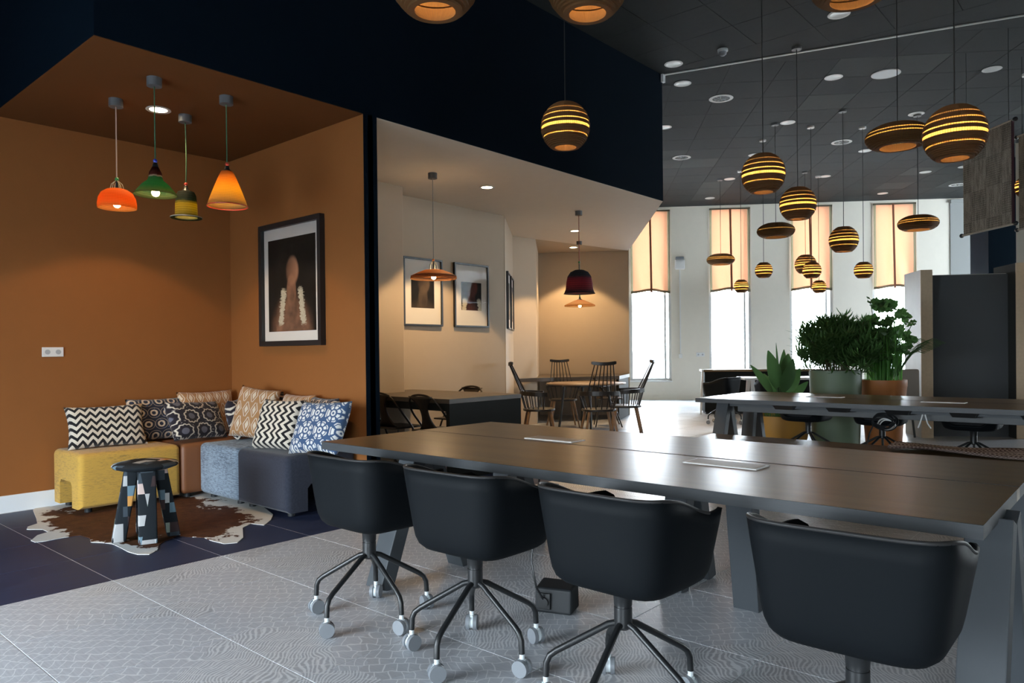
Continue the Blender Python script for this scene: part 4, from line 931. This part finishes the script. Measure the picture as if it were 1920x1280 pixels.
# round table
rt = thing('round_table', 'round wooden table with black base among spindle chairs', 'table', (-6.46, 9.06, 0))
MB().lathe([(.001, .72), (.58, .72), (.60, .728), (.60, .738), (.595, .742), (.001, .742)], 48).build('table_top', M_['roundtop'] if 'roundtop' in M_ else wood('round_oak_top', (.16, .10, .06), (.24, .16, .10), .4), rt, smooth=40)
for k in range(4):
    a = PI/4+PI/2*k; MB().tube([(.42*math.cos(a), .42*math.sin(a), 0), (.33*math.cos(a), .33*math.sin(a), .72)], .02, 10).build('leg', M_['black'], rt, smooth=40)
MB().lathe([(.36, .69), (.36, .718)], 32, cap=True).build('under_ring', M_['black'], rt)
def spindle_chair():
    t = thing('spindle_chair', 'x', 'chair', group='black spindle armchairs round the table')
    B = M_['blackwood']
    n = 28; sh = [(.225*math.copysign(abs(math.cos(2*PI*i/n))**.8, math.cos(2*PI*i/n)), .215*math.copysign(abs(math.sin(2*PI*i/n))**.8, math.sin(2*PI*i/n))) for i in range(n)]
    MB().prism(sh, .425, .455).build('seat', B, t, bevel=.008)
    for sx in (-1, 1):
        for sy in (-1, 1): MB().tube([(sx*.15, sy*.14, .43), (sx*.235, sy*.225, 0)], .020, 10, .013).build('leg', M_['legwood'], t, smooth=50)
    R = .265
    def ring(a): return Vector((R*math.sin(a), -.005-R*math.cos(a)*.92, .655+.012*math.cos(a)))
    m = MB(); pts = [ring(-1.95+3.9*i/24) for i in range(25)]; vs = []
    for p in pts:
        r = Vector((p.x, p.y+.005, 0)).normalized()
        for dr, dz in ((-.012, -.028), (.012, -.028), (.012, .028), (-.012, .028)): vs.append(p+r*dr+Vector((0, 0, dz)))
    m.add(vs, [(j*4+i, j*4+(i+1) % 4, (j+1)*4+(i+1) % 4, (j+1)*4+i) for j in range(24) for i in range(4)]+[(3, 2, 1, 0), tuple(range(96, 100))])
    m.build('arm_rail', B, t)
    for k in range(11):
        a = -1.8+3.6*k/10; p = ring(a); q = Vector((.198*math.sin(a), -.19*math.cos(a), .45)); MB().tube([q, p], .0075, 7).build('arm_spindle', B, t, smooth=50)
    for k in range(7):
        u = (k-3)/3; MB().tube([(u*.185, -.235+.055*u*u, .66), (u*.122, -.395+.028*u*u, 1.045)], .0085, 7, .0075).build('back_spindle', B, t, smooth=50)
    m = MB(); vs = []
    for i in range(15):
        u = (i-7)/7*1.12; c = Vector((u*.145, -.40+.03*u*u, 1.055+.012*u*u))
        hz = .022 if abs(u) < 1 else .016
        for dy, dz in ((-.011, -hz), (.011, -hz), (.011, hz), (-.011, hz)): vs.append(c+Vector((0, dy, dz)))
    m.add(vs, [(j*4+i, j*4+(i+1) % 4, (j+1)*4+(i+1) % 4, (j+1)*4+i) for j in range(14) for i in range(4)]+[(3, 2, 1, 0), (56, 57, 58, 59)])
    m.build('top_rail', B, t, bevel=.003)
    return t
M_['blackwood'] = simple('black_stained_wood', (.014, .012, .011), .4)
sc = spindle_chair(); tc = Vector((-6.46, 9.06, 0))
for i, (px, d, dr, lab) in enumerate(((1010, 9.9, -.80, 'black spindle armchair between the alcove table and the round table'), (1055, 11.85, -2.35, 'black spindle armchair on the niche side of the round table'), (1122, 9.75, .80, 'black spindle armchair with its back to the long table'), (1173, 10.35, 2.2, 'black spindle armchair nearest the bright window'))):
    p = at(px, 700, d); v = tc-Vector((p.x, p.y, 0)); o = sc if i == 0 else copy_tree(sc)
    place(o, (p.x, p.y, 0), dr, lab)

# ------------------------------------------------------------------ window wall fittings
def linen():
    n = N('linen'); p = n.pos(); f = n.noise(n.scale(p, (120, 120, 14)), 3, 2); c = n.mix(f, (.42, .27, .185), (.54, .37, .27))
    return n.done(n.mixs(.30, n.bsdf(c, .9, spec=.1), n.trans((.33, .14, .072))))
M_['linen'] = linen(); M_['leather'] = simple('brown_leather', (.17, .055, .022), .5); M_['blindedge'] = translucent('blind_border', (.10, .095, .07), (.20, .17, .10), .25)
for i, u in enumerate(UC):
    t = thing('roman_blind', ('peach linen blind with leather strap on the window beside the niche', 'peach linen blind with leather strap on the second window from the niche', 'peach linen blind with leather strap on the third window from the niche', 'peach linen blind with leather strap on the window beside the booth')[i], 'blind', W(u, -.02, 2.66), WA, 'linen blinds on the far windows')
    rnd = random.Random(i*7+1); ph = rnd.random()*6
    def sheet(x0, x1, y0):
        def fn(a, b):
            x = x0+(x1-x0)*a; z = 1.96*b; fold = (1-b)**2
            return (x, y0-.012*math.sin(x*9+ph)-.03*fold*math.sin(x*14+z*3+ph), z+.03*fold*math.cos(x*6.5)*(1 if b < .9 else 0)-.02*fold)
        return fn
    MB().grid(sheet(-.42, .42, 0), 26, 40).build('fabric', M_['linen'], t, smooth=80)
    for s in (-1, 1): MB().grid(sheet(s*.42, s*.475, 0), 4, 40).build('side_border', M_['blindedge'], t, smooth=80)
    MB().grid(lambda a, b: (-.475+.95*a, -.016-.012*math.sin((-.475+.95*a)*9+ph)-.03*math.sin((-.475+.95*a)*14+ph), .03*math.cos((-.475+.95*a)*6.5)-.025+.06*b), 26, 3).build('hem', M_['blindedge'], t, smooth=80)
    MB().box(-.48, .48, -.02, .015, 1.95, 1.985).build('headrail', M_['blindedge'], t)
    sx = (.02, .03, -.02, -.02)[i]
    st_ = MB().hexa([(sx-.024, -.062, -.03), (sx+.024, -.062, -.03), (sx+.024, -.058, -.03), (sx-.024, -.058, -.03)], [(sx-.044, -.03, 1.97), (sx+.004, -.03, 1.97), (sx+.004, -.026, 1.97), (sx-.044, -.026, 1.97)]).build('strap', M_['leather'], t)
    MB().tube([(sx+.028*math.cos(2*PI*k/16), -.06, -.055+.028*math.sin(2*PI*k/16)) for k in range(17)], .006, 6).build('ring', M_['leather'], st_, smooth=50)
s = thing('wall_sensor', 'white rounded wall unit between the first two windows', 'wall unit', W(.46, 0, 3.33), WA)
MB().box(-.12, .12, -.09, 0, -.15, .10).build('casing', M_['white'], s, bevel=.03, seg=3, smooth=50); MB().box(-.10, .10, -.075, -.005, .10, .16).build('top_grille', M_['castergrey'], s, bevel=.02, smooth=50)
c = thing('cable_conduit', 'thin white cable conduit running down the window wall', 'conduit', W(.462, 0, 1.08), WA)
MB().box(-.012, .012, -.018, 0, .04, 2.10).build('duct', M_['white'], c); MB().box(-.04, .04, -.03, 0, -.06, .04).build('outlet_box', M_['white'], c, bevel=.006)
socket('white double socket low on the window wall', W(.94, 0, 1.10), WA, 2, .10)

# ------------------------------------------------------------------ far desks, cabinet and chairs by the windows
def wthing(name, label, cat, px, depth, rz=0, group=None): p = at(px, 700, depth); return thing(name, label, cat, (p.x, p.y, 0), WA+rz, group)
cb_ = wthing('low_cabinet', 'long low black cabinet beneath the windows', 'cabinet', 1420, 14.0)
MB().box(-1.02, 1.1, -.22, .22, .04, .80).build('carcass', M_['desk'], cb_, bevel=.004); MB().box(-1.05, 1.13, -.24, .24, .80, .84).build('top', M_['tabletop'], cb_, bevel=.003); MB().box(-1.0, 1.08, -.19, .19, 0, .04).build('plinth', M_['blackmatt'], cb_)
MB().bar((-1.10, -.24, 0), (-1.06, -.24, .84), .035, .03, (1, 0, 0)).build('white_edge', M_['white'], cb_)
dk = wthing('white_desk', 'white desk with slanted white legs behind the planters', 'desk', 1470, 12.4)
MB().box(-.72, .95, -.34, .34, .71, .745).build('desk_top', M_['white'], dk, bevel=.004)
for s in (-.55, .8):
    for e in (-1, 1): MB().bar((s-.03, e*.30, 0), (s, e*.16, .71), .06, .045).build('leg', M_['white'], dk)
for px, d, rz, lab in ((1358, 12.0, .9, 'black tub chair at the white desk end beside the low cabinet'), (1452, 11.5, .1, 'black tub chair in front of the white desk behind the large-leaf plant')):
    p = at(px, 700, d); place(copy_tree(tub), (p.x, p.y, 0), WA+rz, lab)
M_['palefab'] = simple('pale_grey_fabric', (.42, .38, .34), .9, spec=.1, bump=.2, bscale=200)
ac = wthing('armchair', 'pale grey upholstered chair behind the terracotta planter', 'chair', 1657, 10.2, .1)
MB().box(-.34, .34, -.30, -.22, .30, .93).build('backrest', M_['palefab'], ac, bevel=.03, seg=3, smooth=50); MB().box(-.34, .34, -.22, .32, .30, .45).build('seat', M_['palefab'], ac, bevel=.03, seg=3, smooth=50)
for sx in (-1, 1):
    for sy in (-1, 1): MB().tube([(sx*.29, sy*.25, 0), (sx*.27, sy*.22, .30)], .015, 8).build('leg', M_['black'], ac, smooth=50)

# ------------------------------------------------------------------ planters and plants
def leafmat(name, a, b, tr=.35):
    n = N(name); r = n.n('ObjectInfo'); g = n.noise(n.pos(), 9, 2); c = n.mix(g, a, b); return n.done(n.mixs(tr, n.bsdf(c, .45, spec=.4), n.trans(tuple(min(1, v*2.2) for v in b))))
M_['leafdark'] = leafmat('dark_leaf', (.030, .070, .020), (.065, .145, .04), .25); M_['leafbroad'] = leafmat('broad_leaf', (.028, .065, .022), (.05, .115, .036), .25); M_['grass'] = leafmat('grass_blade', (.05, .15, .03), (.10, .26, .05), .45); M_['soil'] = simple('soil', (.03, .022, .016), .95, var=.3, vscale=60); M_['stemwood'] = simple('plant_stem', (.10, .075, .04), .8)
def planter(name, label, px, depth, prof, col):
    p = at(px, 700, depth); t = thing(name, label, 'planter', (p.x, p.y, 0))
    m = simple('planter_'+label.split()[0], col, .55, var=.03)
    top = prof[-1]; inner = [(top[0]-.02, top[1]), (top[0]-.03, top[1]-.06)]
    MB().lathe([(.001, 0)]+prof+inner, 48).build('pot', m, t, smooth=40)
    MB().cyl(top[0]-.024, top[1]-.075, top[1]-.055, 32).build('soil', M_['soil'], t)
    return t, p
t, py_ = planter('planter', 'mustard low bowl planter with a large-leaf plant', 1462, 8.95, [(.20, 0), (.26, .03), (.31, .14), (.335, .30), (.34, .42)], (.40, .20, .03))
t, pg_ = planter('planter', 'sage green tall round planter with a bushy shrub', 1566, 9.0, [(.24, 0), (.27, .02), (.285, .40), (.30, .955)], (.12, .165, .105))
t, po_ = planter('planter', 'terracotta tall round planter with upright grass', 1656, 9.1, [(.19, 0), (.205, .02), (.23, .40), (.262, .74), (.266, .745), (.268, .83)], (.30, .105, .025))
def leaf(m, base, tip, width, up=Vector((0, 0, 1)), droop=.15, n=6, fold=.2, cur=0):
    base, tip = Vector(base), Vector(tip); ax = tip-base; L = ax.length; s = ax.cross(up); s = s.normalized() if s.length > 1e-4 else Vector((1, 0, 0)); nn = s.cross(ax).normalized(); vs = []
    for i in range(n+1):
        u = i/n; w = width*math.sin(PI*min(1, u*.92+.06))**.8*(1-.25*u); c = base+ax*u+nn*(droop*L*math.sin(PI*u)*.5)
        vs += [c-s*w/2+nn*fold*w*.5, c, c+s*w/2+nn*fold*w*.5]
    m.add(vs, [(i*3+k, i*3+k+1, i*3+k+4, i*3+k+3) for i in range(n) for k in (0, 1)])
pl = thing('large_leaf_plant', 'large-leaf plant rising from the mustard bowl planter', 'plant', (py_.x, py_.y, .37))
for k, (px, py, w, dd, lean) in enumerate([(1407, 684, .12, -.05, .25), (1440, 657, .20, -.12, .2), (1478, 663, .22, .08, .1), (1500, 690, .16, .1, .3), (1455, 642, .035, 0, 0), (1487, 672, .18, -.15, .15), (1432, 700, .12, .2, .3), (1470, 655, .12, .2, .1), (1515, 715, .12, .1, .3)]):
    tip = at(px, py, 8.95+dd)-Vector((py_.x, py_.y, .37)); a = Vector((tip.x*.06, tip.y*.06, 0)); m = MB()
    mid = Vector((tip.x*.25, tip.y*.25, tip.z*.45)); m.tube([a, mid*.5+Vector((0, 0, .05)), mid], .010, 6); leaf(m, mid, tip, w*1.0, up=Vector((-_f.x, -_f.y, .35+.5*dd)), droop=lean*.4, n=9)
    m.build('leaf', M_['leafbroad'], pl, smooth=60, fix=False)
rnd = random.Random(11); m = MB()
for k in range(140):
    a = rnd.random()*6.28; r = .05+.24*rnd.random(); b = Vector((r*math.cos(a), r*math.sin(a), 0)); leaf(m, b, b+Vector((.14*math.cos(a)*rnd.random(), .14*math.sin(a)*rnd.random(), .06+.18*rnd.random())), .008, n=3)
m.build('underplanting', M_['leafdark'], pl, fix=False)['kind'] = 'stuff'
sh = thing('bushy_shrub', 'bushy narrow-leaved shrub in the sage green planter', 'plant', (pg_.x, pg_.y, .90))
rnd = random.Random(5); m = MB(); sm = MB()
cc = Vector((0, 0, .36))
for k in range(340):
    a = rnd.random()*6.28; el = rnd.uniform(-.75, 1.45); R_ = rnd.uniform(.35, 1.0)
    tipc = cc+Vector((.50*math.cos(a)*math.cos(el)*R_, .50*math.sin(a)*math.cos(el)*R_, .42*math.sin(el)*R_*rnd.uniform(.8, 1.12)-.05)); st0 = Vector((.12*math.cos(a), .12*math.sin(a), 0))
    if k < 34: sm.tube([st0, st0*.6+tipc*.4+Vector((0, 0, .06)), tipc], .008, 5, .004)
    d = (tipc-st0*.5).normalized()
    for j in range(14):
        b = a+j*2.4; o = Vector((math.cos(b), math.sin(b), 0)); o = (o-d*o.dot(d)).normalized()
        base = tipc-d*(.10*j/14); leaf(m, base, base+(d*.55+o*.8+Vector((0, 0, .15))).normalized()*rnd.uniform(.11, .18), .026, n=3, droop=-.2)
m.build('foliage', M_['leafdark'], sh, fix=False)['kind'] = 'stuff'; sm.build('stems', M_['stemwood'], sh, smooth=60)
gp = thing('tall_grass_plant', 'tall upright grass and lobed-leaf plant in the terracotta planter', 'plant', (po_.x, po_.y, .77))
m = MB(); rnd = random.Random(8)
for k in range(330):
    a = rnd.random()*6.28; r = .21*math.sqrt(rnd.random()); b = Vector((r*math.cos(a), r*math.sin(a), 0)); h = rnd.uniform(.5, .92); s = rnd.uniform(.05, .28)
    leaf(m, b, b*(1.0+s)+Vector((rnd.uniform(-.06, .06), rnd.uniform(-.06, .06), h)), .012, n=4, droop=.05)
m.build('grass_blades', M_['grass'], gp, fix=False)['kind'] = 'stuff'
m = MB()
for k in range(120):
    a = rnd.uniform(-1.2, 1.9)+WA; b = Vector((.16*math.cos(a), .16*math.sin(a), .1)); L = rnd.uniform(.35, .62); pts = [b+Vector((math.cos(a)*L*u*.85, math.sin(a)*L*u*.85, .62*math.sin(u*2.3)*L+.12*u)) for u in (0, .25, .5, .75, 1)]
    m.tube(pts, .0018, 3)
m.build('fine_sedge', M_['leafdark'], gp, fix=False)['kind'] = 'stuff'
def lobed(m, c, r, nrm, rot):
    nrm = nrm.normalized(); s = nrm.cross(Vector((.3, .2, 1))).normalized(); t_ = nrm.cross(s); n = 21; vs = [c]
    for i in range(n):
        a = 2*PI*i/n+rot; rr = r*(.62+.38*abs(math.cos(3.5*(2*PI*i/n)))) ; vs.append(c+s*rr*math.cos(a)+t_*rr*math.sin(a)-nrm*r*.15*math.sin(5*a))
    m.add(vs, [(0, i+1, (i+1) % n+1) for i in range(n)])
m = MB(); k = 0
for px, py, r in [(1655, 574, .085), (1640, 568, .06), (1672, 576, .06), (1692, 590, .07), (1705, 603, .05), (1640, 602, .09), (1662, 600, .07), (1615, 612, .08), (1632, 622, .09), (1655, 625, .09), (1680, 620, .07), (1700, 632, .07), (1602, 632, .08), (1622, 645, .09), (1650, 648, .09), (1675, 648, .08), (1694, 655, .06), (1608, 655, .08), (1635, 668, .08), (1660, 672, .07), (1612, 676, .06), (1596, 648, .06), (1668, 636, .07), (1645, 635, .07), (1625, 632, .06)]:
    for q in range(6):
        k += 1; c = at(px+rnd.uniform(-9, 9), py+rnd.uniform(-7, 7), 9.1+rnd.uniform(-.22, .22))-Vector((po_.x, po_.y, .77)); lobed(m, c, r*rnd.uniform(.85, 1.3), Vector((rnd.uniform(-.5, .5), rnd.uniform(-1, .2), rnd.uniform(.2, 1))), rnd.random()*6)
        if q == 0: m.tube([(c.x*.2, c.y*.2, 0), (c.x*.6, c.y*.6, c.z*.6), c], .004, 4)
m.build('lobed_leaves', M_['leafdark'], gp, fix=False)['kind'] = 'stuff'

# ------------------------------------------------------------------ booth and banners
b0 = at(1727.5, 700, 9.9); b1 = at(1906, 700, 9.7)
bx = thing('phone_booth', 'tall booth with birch ply edges and grey felt lining', 'booth', (b0.x, b0.y, 0), math.atan2(b1.y-b0.y, b1.x-b0.x))
BW = (b1-b0).length; HB = 2.27
M_['pale_side'] = simple('booth_side', (.50, .48, .42), .5, var=.12, vscale=6)
def bpart(nm, mt, *a, **k): return MB().box(*a).build(nm, mt, bx, **k)
bpart('side_wall', M_['pale_side'], 0, .148, .012, .62, 0, HB); bpart('edge_strip', M_['plyedge'], 0, .148, 0, .012, 0, HB)
bpart('back_panel', M_['feltgrey'], .148, BW, .22, .26, 0, HB-.06); bpart('side_wall', M_['feltdark'], BW, BW+.148, .012, .62, 0, HB+.06); bpart('edge_strip', M_['plyedge'], BW, BW+.148, 0, .012, 0, HB+.06)
bpart('roof_panel', M_['pale_side'], 0.148, BW, .26, .62, HB-.09, HB-.05)
def felt_banner():
    n = N('speckled_textile'); p = n.obj(); x, y, z = n.xyz(p); sp = n.noise(n.scale(p, (1, 1, 1)), 130, 2); st = n.noise(n.scale(p, (40, 40, 6)), 1, 2)
    gx = n.m('FRACT', n.mul(x, 40)); gz = n.m('FRACT', n.mul(z, 40)); grid = n.m('MAXIMUM', n.step(.7, gx), n.step(.7, gz)); ci = n.m('MODULO', n.add(n.m('FLOOR', n.mul(n.add(x, 4), 4.1)), n.m('FLOOR', n.mul(n.add(z, 4), 2.9))), 2)
    col = n.ramp(n.add(n.mul(sp, .7), n.mul(st, .35)), (.38, (.11, .10, .085)), (.68, (.55, .50, .42))); col = n.mix(n.mul(n.mul(grid, ci), .45), col, (.03, .027, .024))
    seam = n.m('MAXIMUM', n.step(.985, n.m('FRACT', n.mul(n.add(x, 4), 4.1))), n.step(.985, n.m('FRACT', n.mul(n.add(z, 4), 2.9)))); col = n.mix(n.mul(seam, .5), col, (.35, .32, .27))
    return n.done(n.bsdf(col, .95, spec=.1))
M_['banner'] = felt_banner(); M_['barlight'] = simple('pale_rod', (.55, .50, .42), .4)
def banner(label, l, r, dl_, dr_, h):
    a, b = at(*l, dl_), at(*r, dr_); v = b-a; L = math.hypot(v.x, v.y)
    t = thing('textile_banner', label, 'banner', (a.x, a.y, a.z), math.atan2(v.y, v.x), 'speckled textile banners hanging from the ceiling')
    MB().box(0, L, -.008, .008, 0, h).build('textile', M_['banner'], t)
    for zz in (0, h):
        MB().tube([(-.03, 0, zz), (L+.03, 0, zz)], .013, 10).build('rod', M_['barlight'], t, smooth=40)
        for xx in (-.045, L+.045): MB().sphere(.026, (xx, 0, zz), 12, 8).build('end_knob', M_['black'], t, smooth=60)
    for xx in (.05, L-.05): MB().tube([(xx, 0, h), (xx, 0, ZC-a.z)], .003, 5).build('wire', M_['black'], t)
    MB().box(L, L+.014, -.012, .012, 0, h).build('edge_binding', simple('binding', (.05, .012, .02), .8), t)
banner('speckled beige patchwork textile banner beside the big globe pendant', (1808, 441), (1899, 417), 8.78, 8.0, 1.13)
banner('second speckled textile banner at the white pier', (1912, 430), (2010, 402), 8.9, 8.1, 1.13)

# ------------------------------------------------------------------ parked car outside
c = W(-.2, 9.0, -.25); car = thing('parked_car', 'pale silver car parked outside the first window', 'car', c, WA+.25)
side = [(-2.1, .35), (-2.12, .75), (-1.6, .92), (-1.0, .98), (-.45, 1.42), (.9, 1.45), (1.6, 1.0), (2.05, .92), (2.1, .35)]
M_['carpaint'] = simple('silver_paint', (.5, .52, .54), .25, .3); M_['carglass'] = simple('tinted_glass', (.03, .035, .04), .08)
m = MB(); m.hexa([(x, -.82 if z < 1.1 else -.66, z) for x, z in side], [(x, .82 if z < 1.1 else .66, z) for x, z in side]); m.build('body', M_['carpaint'], car, bevel=.05, seg=3, smooth=40)
gl_ = [(-.92, 1.0), (-.42, 1.37), (.86, 1.40), (1.45, 1.02)]
for s in (-1, 1): MB().hexa([(x, s*.70 if z > 1.2 else s*.80, z) for x, z in gl_], [(x, s*.725 if z > 1.2 else s*.825, z) for x, z in gl_]).build('side_window', M_['carglass'], car)
MB().hexa([(-.98, -.70, .99), (-.98, .70, .99), (-.47, .60, 1.40), (-.47, -.60, 1.40)], [(-1.03, -.70, 1.0), (-1.03, .70, 1.0), (-.52, .60, 1.41), (-.52, -.60, 1.41)]).build('windscreen', M_['carglass'], car)
for sx in (-1.35, 1.35):
    for sy in (-1, 1): MB().tube([(sx, sy*.66, .32), (sx, sy*.86, .32)], .32, 24).build('wheel', M_['blackmatt'], car, smooth=40)
for sy in (-1, 1): MB().box(-2.14, -2.05, sy*.72-.16, sy*.72+.16, .60, .74).build('headlight', M_['white'], car, bevel=.02)
MB().box(-2.15, -2.08, -.45, .45, .45, .58).build('grille', M_['blackmatt'], car)
